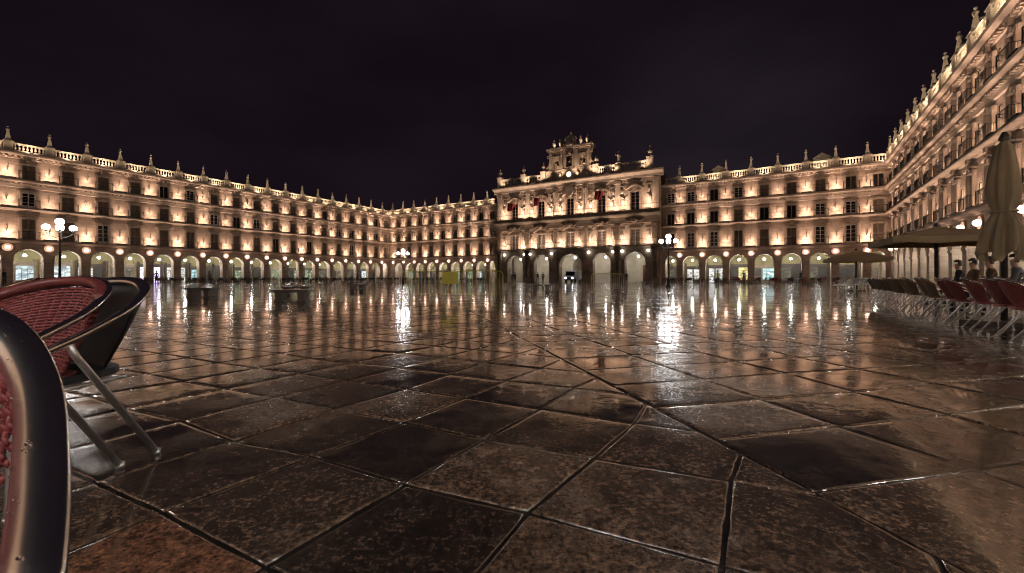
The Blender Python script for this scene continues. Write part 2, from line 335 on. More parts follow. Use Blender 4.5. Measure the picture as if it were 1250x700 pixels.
# ------------------------------------------------------------------ ground
def make_ground():
    g = MB().box(-300, 300, -150, 400, -1.0, -.0068).build('ground', M['grout']); tag(g, kind='structure')
    e1 = Vector((.304, .491)); e2 = Vector((.518, -.245)); p0 = Vector((-.422, 1.744))
    q0 = Vector((1.065, 2.198)); ld = Vector((-.245, .9695)); ln = Vector((ld.y, -ld.x))   # ln points right of the dividing joint
    f1 = ld * .57; f2 = Vector((ln.x * .98 + ld.x * .0, ln.y * .98)) * .86
    gap = .006
    def clip(poly, sgn):
        o = []
        for i in range(len(poly)):
            a, b = poly[i], poly[(i + 1) % len(poly)]
            da = (a - q0).dot(ln) * sgn - gap; db = (b - q0).dot(ln) * sgn - gap
            if da >= 0: o.append(a)
            if (da >= 0) != (db >= 0): o.append(a + (b - a) * (da / (da - db)))
        return o
    def inside(p):
        if p.y < -3.5 or p.y > 110: return False
        if abs(p.x) > 1.6 * max(p.y, 0) + 7: return False
        for org, ang in ((N0, A_NORTH), (O_LEFT, A_LEFT), (N3, A_RIGHT)):
            d = p - Vector(org); yl = -d.x * math.sin(ang) + d.y * math.cos(ang)
            if yl > 5.5: return False
        return True
    V = []; Fc = []; tone = []
    def wob(x, y): return math.sin(x * 7.1 + 1.3 * math.sin(y * 5.3)) * math.sin(y * 6.7 + 1.7 * math.sin(x * 4.1)) * .5 + .5 * math.sin(x * 17.3 + y * 3.1) * math.sin(y * 15.1 - x * 5.0)
    def slab(poly, near):
        k = len(poly)
        if k < 3: return
        ar = sum(poly[i].x * poly[(i + 1) % k].y - poly[(i + 1) % k].x * poly[i].y for i in range(k)) / 2
        if abs(ar) < .004: return
        if ar < 0: poly = poly[::-1]
        c = sum(poly, Vector((0, 0))) / k; dist = c.length
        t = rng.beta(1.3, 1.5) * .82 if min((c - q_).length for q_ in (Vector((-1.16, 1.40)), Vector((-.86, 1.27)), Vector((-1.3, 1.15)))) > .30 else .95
        tx, ty = rng.normal(0, .0034, 2); dz = rng.uniform(-.003, .002) * (1 if dist < 6 else .4); dip = rng.uniform(.25, .85) * (1 if dist < 6 else max(.14, 1 - (dist - 6) / 7)); tx, ty = (tx, ty) if dist < 5 else (tx * .5, ty * .5)
        sub = 8 if dist < 5 else (4 if dist < 14 else (2 if dist < 30 else 1))
        ring = []
        for i in range(k):
            a, b = poly[i], poly[(i + 1) % k]
            for q in range(sub):
                p = a.lerp(b, q / sub)
                if sub > 2: p = p + (c - p).normalized() * (.0055 * (1 + wob(p.x * 4.3, p.y * 4.3)) + .004 * max(0, wob(p.x * 11, p.y * 11)))      # chipped outline
                ring.append(p)
        m = len(ring); n = len(V)
        lv = ((0.0, -.02), (0.0, -.0048 if dist < 6 else -.0032), (.035, -.0016), (.10, -.0004), (.40, 0.0)) if dist < 30 else ((0.0, -.02), (0.0, -.004), (.09, -.0012))
        for fr, z in lv:
            for p in ring:
                q = p.lerp(c, fr); h = dz + z * (dip if z > -.015 else 1) + tx * (q.x - c.x) + ty * (q.y - c.y)
                if dist < 14 and fr > 0: h += .0008 * wob(q.x * 1.9, q.y * 1.9) + (.0003 * wob(q.x * 9, q.y * 9) if dist < 5 else 0)
                V.append((q.x, q.y, h if z > -.015 else z))
        for r in range(len(lv) - 1):
            for i in range(m):
                j = (i + 1) % m; Fc.append((n + r * m + i, n + r * m + j, n + (r + 1) * m + j, n + (r + 1) * m + i)); tone.append(t)
        o = n + (len(lv) - 1) * m
        if dist < 30:
            V.append((c.x, c.y, dz + .0004)); e = len(V) - 1
            for i in range(m): Fc.append((o + i, o + (i + 1) % m, e)); tone.append(t)
        else: Fc.append(tuple(range(o, o + m))); tone.append(t)
    rngj = np.random.default_rng(3); J = {}
    def corner(lat, i, j, o, a, b):
        key = (lat, i, j)
        if key not in J: J[key] = rngj.normal(0, .016, 2)
        return o + a * i + b * j + Vector(J[key])
    for lat, o, a, b, sg, rg in (('a', p0, e1, e2, -1, (-140, 260)), ('b', q0, f1, f2, 1, (-30, 230))):
        det = a.x * b.y - a.y * b.x
        for i in range(*rg):
            for j in range(-150, 150):
                c = o + a * (i + .5) + b * (j + .5)
                if not inside(c): continue
                if (c - q0).dot(ln) * sg < -.9: continue
                sh = 0
                pl = [corner(lat, i + di, j + dj, o, a, b) for di, dj in ((0, 0), (1, 0), (1, 1), (0, 1))]
                cc = sum(pl, Vector((0, 0))) / 4
                near = c.length < 9
                pl = [p + (cc - p).normalized() * (gap if c.length < 5 else max(.0025, gap - (c.length - 5) * .0012)) for p in pl]
                if min((p - q0).dot(ln) * sg for p in pl) < gap: pl = clip(pl, sg)
                slab(pl, not near)
    me = bpy.data.meshes.new('plaza_paving'); me.from_pydata(V, [], Fc); me.materials.append(M['paving'])
    al = me.attributes.new('tone', 'FLOAT', 'FACE'); al.data.foreach_set('value', tone); me.polygons.foreach_set('use_smooth', [True] * len(me.polygons)); me.update()
    o = put('plaza_paving', me); tag(o, kind='structure')
make_ground()

# ------------------------------------------------------------------ facade pieces shared by the wings
Z1, Z2, Z3, ZC, ZB, ZR = 5.15, 8.76, 11.95, 14.30, 14.95, 15.90      # ledge tops, cornice, balustrade base and rail
FL = [(Z1, 8.40), (Z2, 11.0), (Z3, ZC)]
WIN = [(Z1 + .02, 2.35), (Z2 + .02, 1.72), (Z3 + .02, 1.66)]
WW = 1.06
WMESH = {}
def surround(t, cx, z, w, h, y=0.0, pr=.17, hood=True, fl=0):
    e = .20; a = w / 2
    t.box(cx - a - e, cx - a, y - pr, y + .06, z, z + h); t.box(cx + a, cx + a + e, y - pr, y + .06, z, z + h)
    t.box(cx - a - e, cx + a + e, y - pr, y + .06, z + h, z + h + .17)
    # ears and a moulded hood with a keystone
    t.box(cx - a - e - .10, cx - a - e, y - pr * .8, y + .05, z + h - .12, z + h + .16); t.box(cx + a + e, cx + a + e + .10, y - pr * .8, y + .05, z + h - .12, z + h + .16)
    t.prism_y([(cx - .13, z + h - .02), (cx + .13, z + h - .02), (cx + .19, z + h + .27), (cx - .19, z + h + .27)], y - pr - .08, y + .02)
    if hood and fl == 0:
        n = 8; top = [(cx - .95 + 1.9 * k / n, z + h + .36 + .20 * math.sin(math.pi * k / n) ** 1.5) for k in range(n + 1)]
        bot = [(x, zz - .12) for x, zz in reversed(top)]
        t.prism_y(bot[::-1] + top[::-1], y - .22, y + .02)
def window_meshes():
    for fl, (z, h) in enumerate(WIN):
        w = WW / 2
        sm = MB(); surround(sm, 0, 0, WW, h, fl=fl); WMESH['surround', fl] = sm.mesh('window_surround', M['trim'])
        f = MB(); y0, y1 = .08, .15
        f.box(-w, -w + .07, y0, y1, 0, h); f.box(w - .07, w, y0, y1, 0, h); f.box(-w + .07, w - .07, y0, y1, h - .08, h); f.box(-w + .07, w - .07, y0, y1, 0, .28)
        f.box(-.045, .045, y0 - .01, y1, .28, h - .08)
        for k in range(1, 4):
            zz = .28 + (h - .36) * k / 4
            f.box(-w + .07, -.045, y0 + .02, y1 - .01, zz - .02, zz + .02); f.box(.045, w - .07, y0 + .02, y1 - .01, zz - .02, zz + .02)
        WMESH['frame', fl] = f.mesh('window_frame', M['wframe'])
        d = MB()
        d.box(-w, -w + .06, y0, y1, 0, h); d.box(w - .06, w, y0, y1, 0, h); d.box(-w + .06, w - .06, y0, y1, h - .06, h); d.box(-.05, .05, y0 - .01, y1, 0, h - .06)
        WMESH['thin', fl] = d.mesh('window_frame', M['shutter'])
        p = MB().box(-w + .02, w - .02, .165, .18, .02, h - .02); WMESH['pane', fl] = p.mesh('pane', M['glass'])
        s = MB()
        for x0, x1 in ((-w, -.012), (.012, w)):
            s.box(x0, x0 + .07, .13, .19, 0, h); s.box(x1 - .07, x1, .13, .19, 0, h); s.box(x0 + .07, x1 - .07, .13, .19, 0, .1); s.box(x0 + .07, x1 - .07, .13, .19, h - .1, h)
            s.box(x0 + .07, x1 - .07, .13, .19, h * .47, h * .53)
            k = int(h / .09)
            for q in range(k):
                z0 = .1 + (h - .2) * q / k
                if abs(z0 + .03 - h / 2) < h * .04: continue
                s.quad((x0 + .07, .14, z0), (x1 - .07, .14, z0), (x1 - .07, .18, z0 + .1), (x0 + .07, .18, z0 + .1))
        WMESH['shutter', fl] = s.mesh('shutter', M['shutter'])
    r = MB(); hw, yf, yb = .80, -.44, -.02
    r.box(-hw, hw, yf - .02, yf + .02, .90, .94); r.box(-hw, hw, yf - .012, yf + .012, .08, .105)
    for sx in (-hw, hw):
        r.box(sx - .015, sx + .015, yf + .02, yb, .905, .935); r.box(sx - .012, sx + .012, yf + .02, yb, .08, .105)
        r.box(sx - .02, sx + .02, yf - .022, yf + .022, .0, .97)
        for k in range(1, 4): yy = yf + (yb - yf) * k / 4; r.box(sx - .008, sx + .008, yy - .008, yy + .008, .105, .905)
    for k in range(1, 13):
        x = -hw + 2 * hw * k / 13; r.box(x - .009, x + .009, yf - .009, yf + .009, .105, .90)
    WMESH['rail'] = r.mesh('balcony_railing', M['iron'])
    WMESH['lamp'] = MB().box(-.15, .15, -.10, .08, 0, .09).box(-.11, .11, -.07, .05, .09, .11).mesh('floodlight', M['iron'])
    WMESH['bracket'] = MB().tube(cr([(0, .01, .75), (.02, -.10, .72), (.05, -.13, .40), (-.03, -.10, .12), (.04, .01, 0)], 4), .022, 6).ball(-.02, -.13, .1, .05, 8, 5).mesh('wall_bracket', M['iron'])
    WMESH['strip'] = MB().box(-.56, .56, -.08, .07, 0, .10).mesh('floodlight', M['iron'])
    # pinnacle: pedestal, block, obelisk, ball
    p = MB().box(-.34, .34, -.24, .34, 0, .98).box(-.40, .40, -.30, .40, .98, 1.07)
    def frustum(b, a0, a1, z0, z1, cy=.05):
        n = len(b.v)
        b.v += [(-a0, cy - a0, z0), (a0, cy - a0, z0), (a0, cy + a0, z0), (-a0, cy + a0, z0), (-a1, cy - a1, z1), (a1, cy - a1, z1), (a1, cy + a1, z1), (-a1, cy + a1, z1)]
        b.f += [tuple(n + i for i in q) for q in ((0, 3, 2, 1), (4, 5, 6, 7), (0, 1, 5, 4), (1, 2, 6, 5), (2, 3, 7, 6), (3, 0, 4, 7))]
    frustum(p, .27, .24, 1.07, 1.24); frustum(p, .19, .085, 1.24, 2.12)
    p.lathe(0, .05, [(.07, 2.10), (.11, 2.13), (.14, 2.22), (.17, 2.31), (.13, 2.40), (.05, 2.44), (.04, 2.50), (.10, 2.56), (.09, 2.64), (.02, 2.69)], 10)
    WMESH['pinnacle'] = p.mesh('pinnacle', M['trim'])
    # medallion: ring, bust relief; glowing ball added for the floodlight on it
    md = MB(); seg = 24
    for r0, r1, ya, yb_ in ((.50, .42, -.05, -.10), (.42, .36, -.10, -.04)):
        for k in range(seg):
            a, b = 2 * math.pi * k / seg, 2 * math.pi * (k + 1) / seg
            md.quad((r0 * math.cos(a), ya, r0 * math.sin(a)), (r0 * math.cos(b), ya, r0 * math.sin(b)), (r1 * math.cos(b), yb_, r1 * math.sin(b)), (r1 * math.cos(a), yb_, r1 * math.sin(a)))
    for k in range(seg):
        a, b = 2 * math.pi * k / seg, 2 * math.pi * (k + 1) / seg
        md.quad((.5 * math.cos(a), .0, .5 * math.sin(a)), (.5 * math.cos(b), .0, .5 * math.sin(b)), (.5 * math.cos(b), -.05, .5 * math.sin(b)), (.5 * math.cos(a), -.05, .5 * math.sin(a)))
    md.poly([(.36 * math.cos(2 * math.pi * k / seg), -.04, .36 * math.sin(2 * math.pi * k / seg)) for k in range(seg)])
    WMESH['medallion'] = md.mesh('medallion', M['trim'])
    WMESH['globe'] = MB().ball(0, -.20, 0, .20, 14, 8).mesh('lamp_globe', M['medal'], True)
window_meshes()

def uplight(parent, x, y, z, e=UP_E, col=(1, .77, .60), size=128, d=(0, .34, 1.25), fixture=True, rad=.14):
    l = bpy.data.lights.new('uplight', 'SPOT'); l.energy = e; l.color = col; l.spot_size = R(size); l.spot_blend = .9; l.shadow_soft_size = rad
    o = bpy.data.objects.new('uplight', l); C.objects.link(o); o.parent = parent; o.location = (x, y, z + .14)
    o.rotation_euler = Vector(d).to_track_quat('-Z', 'Y').to_euler()
    if fixture: put('floodlight', WMESH['lamp'], parent, (x, y, z))
def strip_light(parent, x, y, z, e, w=1.1, col=(1, .70, .53), d=(0, .42, 1)):
    l = bpy.data.lights.new('strip_uplight', 'AREA'); l.shape = 'RECTANGLE'; l.size = w; l.size_y = .12; l.energy = e; l.color = col
    o = bpy.data.objects.new('strip_uplight', l); C.objects.link(o); o.parent = parent; o.location = (x, y, z + .125)
    dv_ = Vector(d).normalized(); o.rotation_euler = Matrix((Vector((1, 0, 0)), (-dv_).cross(Vector((1, 0, 0))), -dv_)).transposed().to_euler()
    put('floodlight', WMESH['strip'], parent, (x, y, z))

def arch_points(cx, r, zs, n=14, rise=None):
    rise = rise or r
    return [(cx - r * math.cos(math.pi * k / n), zs + rise * math.sin(math.pi * k / n)) for k in range(n + 1)]
def arch_bay(w, x0, x1, r, zs, ztop, depth, rise=None, y=0.0, zb=0.0):
    cx = (x0 + x1) / 2; ap = arch_points(cx, r, zs, 14, rise)
    for yy in (y, y + depth):
        w.quad((x0, yy, zb), (cx - r, yy, zb), (cx - r, yy, zs), (x0, yy, zs)); w.quad((cx + r, yy, zb), (x1, yy, zb), (x1, yy, zs), (cx + r, yy, zs))
        w.quad((x0, yy, zs), (cx - r, yy, zs), (cx - r, yy, ztop), (x0, yy, ztop)); w.quad((cx + r, yy, zs), (x1, yy, zs), (x1, yy, ztop), (cx + r, yy, ztop))
        for (xa, za), (xb, zb_) in zip(ap, ap[1:]): w.quad((xa, yy, za), (xb, yy, zb_), (xb, yy, ztop), (xa, yy, ztop))
    path = [(cx - r, zb)] + ap + [(cx + r, zb)]
    for (xa, za), (xb, zb_) in zip(path, path[1:]): w.quad((xa, y, za), (xa, y + depth, za), (xb, y + depth, zb_), (xb, y, zb_))
def holed(w, x0, x1, z0, z1, ox0, ox1, oz0, oz1, rev=.30, y=0.0):
    w.quad((x0, y, z0), (ox0, y, z0), (ox0, y, z1), (x0, y, z1)); w.quad((ox1, y, z0), (x1, y, z0), (x1, y, z1), (ox1, y, z1))
    w.quad((ox0, y, oz1), (ox1, y, oz1), (ox1, y, z1), (ox0, y, z1))
    if oz0 > z0 + .01: w.quad((ox0, y, z0), (ox1, y, z0), (ox1, y, oz0), (ox0, y, oz0))
    for a, b in (((ox0, oz0), (ox0, oz1)), ((ox0, oz1), (ox1, oz1)), ((ox1, oz1), (ox1, oz0)), ((ox1, oz0), (ox0, oz0))):
        w.quad((a[0], y, a[1]), (b[0], y, b[1]), (b[0], y + rev, b[1]), (a[0], y + rev, a[1]))
def bal_segment(x0, x1):
    b = MB(); b.box(x0, x1, -.16, .18, 0, .16); b.box(x0, x1, -.18, .20, .78, .95)
    n = max(3, int(round((x1 - x0) / .31)))
    for k in range(n):
        x = x0 + (x1 - x0) * (k + .5) / n
        b.lathe(x, .01, [(.085, .16), (.085, .21), (.05, .25), (.105, .38), (.06, .60), (.05, .68), (.085, .73), (.085, .78)], 7)
    return b

LEDGE1 = [(0, 4.72), (-.16, 4.76), (-.22, 4.86), (-.50, 4.92), (-.58, 4.98), (-.58, 5.10), (-.54, Z1), (0, Z1)]
LEDGE2 = [(0, 8.36), (-.14, 8.40), (-.22, 8.50), (-.50, 8.54), (-.56, 8.60), (-.56, 8.71), (-.52, Z2), (0, Z2)]
LEDGE3 = [(0, 10.98), (-.12, 11.02), (-.14, 11.20), (-.20, 11.45), (-.40, 11.62), (-.58, 11.70), (-.60, 11.86), (-.56, Z3), (0, Z3)]
CORN = [(0, 14.22), (-.10, 14.26), (-.12, 14.42), (-.34, 14.56), (-.62, 14.66), (-.66, 14.84), (-.60, ZB), (0, ZB)]
SHOPCYCLE = ['dim', 'white', 'green', 'dim', 'cool', 'dark', 'warm', 'dim', 'white', 'dark', 'green', 'dim', 'warm', 'cool', 'dim', 'white', 'dark', 'green', 'warm', 'dim']

def make_wing(label, org, ang, bounds, shops, dz, seed, lampname, dark_bias=.5, dormers=(), ext=(4.6, 4.6), plaster='plaster', lit=True):
    rnd = random.Random(seed)
    root = thing('arcaded_building', label, 'building', (org[0], org[1], dz), ang)
    X0, X1 = bounds[0], bounds[-1]
    w = MB(); t = MB(); arc = MB(); inner = MB()
    piers = bounds[1:-1]
    for bi, (a, b) in enumerate(zip(bounds, bounds[1:])):
        bw = b - a; cx = (a + b) / 2
        has = bw > 1.95
        if has:
            r = min(1.16, bw / 2 - .42)
            arch_bay(arc, a, b, r, 4.06 - r, 4.74, .85)
            ap = arch_points(cx, r, 4.06 - r, 14); ap2 = arch_points(cx, r + .2, 4.06 - r, 14)
            for (p, q, p2, q2) in zip(ap, ap[1:], ap2, ap2[1:]):      # archivolt, standing proud
                arc.quad((p[0], -.05, p[1]), (q[0], -.05, q[1]), (q2[0], -.05, q2[1]), (p2[0], -.05, p2[1]))
                arc.quad((p2[0], -.05, p2[1]), (q2[0], -.05, q2[1]), (q2[0], .0, q2[1]), (p2[0], .0, p2[1]))
            arc.box(cx - r - .30, cx - r + .05, -.07, .9, 4.06 - r - .22, 4.06 - r - .04); arc.box(cx + r - .05, cx + r + .30, -.07, .9, 4.06 - r - .22, 4.06 - r - .04)
            for fl, ((z0, z1), (wz, wh)) in enumerate(zip(FL, WIN)):
                holed(w, a, b, z0 - .4, z1 + .1, cx - WW / 2, cx + WW / 2, wz, wz + wh)
                u = rnd.random()
                if u < dark_bias:
                    wo = put('window', WMESH['frame' if rnd.random() < .55 else 'thin', fl], root, (cx, 0, wz)); put('pane', WMESH['pane', fl], wo)
                else:
                    wo = put('window', WMESH['shutter', fl], root, (cx, 0, wz))
                put('window_surround', WMESH['surround', fl], wo)
                put('balcony_railing', WMESH['rail'], root, (cx, 0, (Z1, Z2, Z3)[fl]))
        else:
            w.quad((a, 0, 0), (b, 0, 0), (b, 0, ZC + .1), (a, 0, ZC + .1)); w.quad((b, 0, 0), (b, .85, 0), (b, .85, 4.74), (b, 0, 4.74)); w.quad((a, 0, 0), (a, .85, 0), (a, .85, 4.74), (a, 0, 4.74))
        # arcade back wall with a shop front
        k = shops.get(bi, SHOPCYCLE[(bi * 7 + seed * 3) % len(SHOPCYCLE)])
        if has:
            s0, s1 = a + .35, b - .35; ds = rnd.random() < .5; dw = .95; hd = rnd.uniform(2.05, 2.35)
            d0, d1 = (s0, s0 + dw) if ds else (s1 - dw, s1); v0, v1 = (s0 + dw + .08, s1) if ds else (s0, s1 - dw - .08)
            fr = MB(); fr.box(a + .12, s0, 4.30, 4.46, 0, 3.1); fr.box(s1, b - .12, 4.30, 4.46, 0, 3.1); fr.box(s0, s1, 4.20, 4.46, hd, hd + .5)
            fr.box(min(d1, v1), max(d0, v0), 4.32, 4.46, 0, hd); fr.box(v0, v1, 4.30, 4.46, 0, .55); fr.box(v0, v1, 4.36, 4.45, hd - .42, hd - .36)
            for q in (1, 2): xm = v0 + (v1 - v0) * q / 3; fr.box(xm - .025, xm + .025, 4.37, 4.45, .55, hd - .42)
            fr.box(d0, d0 + .10, 4.34, 4.45, 0, hd); fr.box(d1 - .10, d1, 4.34, 4.45, 0, hd); fr.box(d0 + .1, d1 - .1, 4.34, 4.45, .9, 1.0)
            so = fr.build('shopfront', M['seatdark'] if rnd.random() < .7 else M['shutter'], root)
            put('pane', MB().box(v0, v1, 4.42, 4.44, .55, hd).mesh('pane', SH[k]), so)
            put('door_pane', MB().box(d0, d1, 4.42, 4.44, .05, hd).mesh('door_pane', SH['dark' if rnd.random() < .6 else k]), so)
    w.quad((X0, .0, 0), (X0, 7, 0), (X0, 7, ZB), (X0, 0, ZB)); w.quad((X1, 0, 0), (X1, 7, 0), (X1, 7, ZB), (X1, 0, ZB))
    e0, e1 = ext
    w.quad((X0 - e0, 7, 0), (X1 + e1, 7, 0), (X1 + e1, 7, ZB), (X0 - e0, 7, ZB))
    w.build('wall', M['stone'], root); arc.build('arcade', M['stone'], root)
    inner.quad((X0 - e0, 4.5, 0), (X1 + e1, 4.5, 0), (X1 + e1, 4.5, 4.70), (X0 - e0, 4.5, 4.70))
    inner.quad((X0 - e0, .85, 4.70), (X1 + e1, .85, 4.70), (X1 + e1, 4.5, 4.70), (X0 - e0, 4.5, 4.70))
    for b in piers: inner.prism_x([(.85, 4.36), (4.5, 4.36), (4.5, 4.69), (.85, 4.69)], b - .2, b + .2)
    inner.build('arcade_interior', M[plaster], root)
    for nm, pr in (('ledge', LEDGE1), ('ledge', LEDGE2), ('ledge', LEDGE3), ('cornice', CORN)):
        c = MB().prism_x(pr, X0, X1)
        if nm == 'cornice' or pr is LEDGE2:
            for a, b in zip(bounds, bounds[1:]):                         # blocks over each window
                cx = (a + b) / 2; zt = pr[1][1]; c.box(cx - .2, cx + .2, -.30, -.02, zt - .22, zt + .2)
        if nm == 'cornice' or pr is LEDGE3:                              # dentil course
            zt = 14.30 if nm == 'cornice' else 11.30; yq = -.34 if nm == 'cornice' else -.36
            for q in range(int((X1 - X0) / .42)): xx = X0 + .2 + q * .42; c.box(xx - .10, xx + .10, yq, -.1, zt + .04, zt + .22)
        c.build(nm, M['trim'], root)
    # balustrade and pinnacles
    edges = [X0] + list(piers) + [X1]
    for i, (a, b) in enumerate(zip(edges, edges[1:])):
        if b - a > 1.2: o = bal_segment(a + .35, b - .35).build('balustrade', M['trim'], root); o.location = (0, -.30, ZB)
    for b in piers:
        put('pinnacle', WMESH['pinnacle'], root, (b, -.30, ZB))
        md = put('medallion', WMESH['medallion'], root, (b, 0, 4.22)); put('lamp_globe', WMESH['globe'], md)  # globe: added glowing ball for the floodlight on the medallion
        for z0, z1 in FL: put('wall_bracket', WMESH['bracket'], root, (b + rnd.uniform(-.12, .12), 0, z0 + rnd.uniform(.75, 1.0)))
        if lit:
            for (z0, z1), e in zip(FL, (1.0, .8, .75)): v_ = rnd.uniform(.70, 1.25); strip_light(root, b + rnd.uniform(-.06, .06), -.50, z0 + .003, UP_S * e * v_); uplight(root, b, -.52, z0 + .02, UP_E * e * v_, (1, .69, .53), 74, (rnd.uniform(-.05, .05), .30, 1), False, .07)
            uplight(root, b + 1.55, -1.15, ZB - .12, 300, (1, .82, .58), 150, (0, .75, 1), True, .15)
    # roof
    rf = MB(); rf.quad((X0 - e0, .6, ZB - .1), (X1 + e1, .6, ZB - .1), (X1 + e1, 7, 16.4), (X0 - e0, 7, 16.4)); rf.quad((X0 - e0, 7, 16.4), (X1 + e1, 7, 16.4), (X1 + e1, 13, ZB), (X0 - e0, 13, ZB))
    rf.build('roof', M['roof'], root)
    for x in dormers:
        d = MB(); d.box(x - .9, x + .9, 3.0, 6, 15.3, 17.0); d.prism_y([(x - 1.15, 17.0), (x + 1.15, 17.0), (x, 17.75)], 2.85, 6); d.build('dormer', M['trim'], root)
    # lamps hanging under the arches
    for bi, (a, b) in enumerate(zip(bounds, bounds[1:])):
        if b - a < 1.95: continue
        p = plan(org, ang, (a + b) / 2, 1.6); arcade_lamp((p.x, p.y, 3.42), lampname(bi))
    return root
LAMP0 = None
def arcade_lamp(loc, label):
    global LAMP0
    if LAMP0 is None:
        LAMP0 = thing('hanging_lamp', label, 'lamp', loc, 0, 'lamps hanging inside the arcades')
        MB().tube([(0, 0, .16), (0, 0, 1.28)], .012, 6).lathe(0, 0, [(.03, .14), (.10, .17), (.06, .22)], 10).build('rod', M['iron'], LAMP0)
        MB().ball(0, 0, 0, .15, 12, 8).build('globe', M['bulb'], LAMP0, True); note(LAMP0)
    else: dup(LAMP0, loc, 0, label)

bl = [0.0] + [LEN_LEFT - (2.2 + 3.17 * k) for k in range(19, -1, -1)]; bl.append(LEN_LEFT)
nl = len(bl) - 1
def left_lamp(i): return 'white globe lamp in the %s arch of the left arcade from its far corner' % ORD[nl - 2 - i]
shl = {nl - 2 - k: v for k, v in {18: 'dim', 17: 'dim', 16: 'cool', 15: 'cool', 14: 'white', 13: 'dim', 12: 'violet', 11: 'white', 10: 'teal', 9: 'dark', 8: 'green', 7: 'dim', 6: 'green', 5: 'green', 4: 'green', 3: 'dim', 2: 'dim', 1: 'dim', 0: 'cool'}.items()}
LEFT = make_wing('long left wing of golden stone with lit pilaster bays above an arcade', O_LEFT, A_LEFT, bl, shl, 0.0, 3, left_lamp, .34)
b1 = [0.0] + [1.5 + 3.2 * k for k in range(9)] + [29.2]
NORTHL = make_wing('short golden stone wing between the left corner and the town hall', N0, A_NORTH, b1, {}, .004, 5,
                   lambda i: 'white globe lamp hanging in the %s arch left of the town hall' % ORD[9 - i], .34, ext=(4.6, 1.0))
b2 = [59.5] + [62.0 + 3.12 * k for k in range(8)] + [86.03]
NORTHR = make_wing('golden stone wing between the town hall and the right corner', N0, A_NORTH, b2,
                   {0: 'dim', 1: 'white', 2: 'white', 3: 'yellow', 4: 'teal', 5: 'dim', 6: 'dim', 7: 'dark'}, .004, 8,
                   lambda i: 'white globe lamp hanging in the %s arch right of the town hall' % ORD[i], .62, dormers=(67.0, 79.6), ext=(1.0, 4.6))
b3 = [0.0] + [1.7 + 3.17 * k for k in range(24)]
RIGHT = make_wing('steeply receding right wing of golden stone with balconies over the terrace', N3, A_RIGHT, b3, {}, .008, 11,
                  lambda i: 'white globe lamp in the %s arch of the right arcade from its far corner' % ORD[max(i - 1, 0)], .55, ext=(4.6, 2.0), plaster='plaster_yellow')

# the plaza's fourth side behind the viewpoint, plain: it only shows as light on wet stone and metal
O_NEAR = Vector((-60.0, 20.0)); A_NEAR = math.atan2(-17.6 - 20.0, .8 + 60.0) + math.pi
def near_wing():
    E = Vector((.8, -17.6)); LN = (E - O_NEAR).length
    root = thing('arcaded_building', 'golden stone wing closing the plaza behind the viewpoint', 'building', (E.x, E.y, .012), A_NEAR)
    w = MB(); arc = MB(); x = 0.0; n = int(LN / 3.2)
    for i in range(n):
        a, b = i * 3.2, (i + 1) * 3.2; c = (a + b) / 2; arch_bay(arc, a, b, 1.16, 2.9, 4.74, .85)
        for (z0, z1), (wz, wh) in zip(FL, WIN): holed(w, a, b, z0 - .4, z1 + .1, c - WW / 2, c + WW / 2, wz, wz + wh)
        for (z0, z1), e in zip(FL, (1.0, .8, .75)):
            if i > 0: strip_light(root, a, -.50, z0 + .003, UP_S * e * 2.6)
    w.build('wall', M['stone'], root); arc.build('arcade', M['stone'], root)
    for pr in (LEDGE1, LEDGE2, LEDGE3, CORN): MB().prism_x(pr, 0, n * 3.2).build('ledge', M['trim'], root)
    MB().quad((0, .4, 4.8), (n * 3.2, .4, 4.8), (n * 3.2, .4, ZB), (0, .4, ZB)).build('window_backing', M['glass'], root)
    MB().quad((0, 4.5, 0), (n * 3.2, 4.5, 0), (n * 3.2, 4.5, 4.74), (0, 4.5, 4.74)).quad((0, .85, 4.72), (n * 3.2, .85, 4.72), (n * 3.2, 4.5, 4.72), (0, 4.5, 4.72)).build('arcade_interior', M['plaster'], root)
    MB().box(0, n * 3.2, .6, 12, ZB - .02, ZB + .2).build('roof', M['roof'], root)
near_wing()

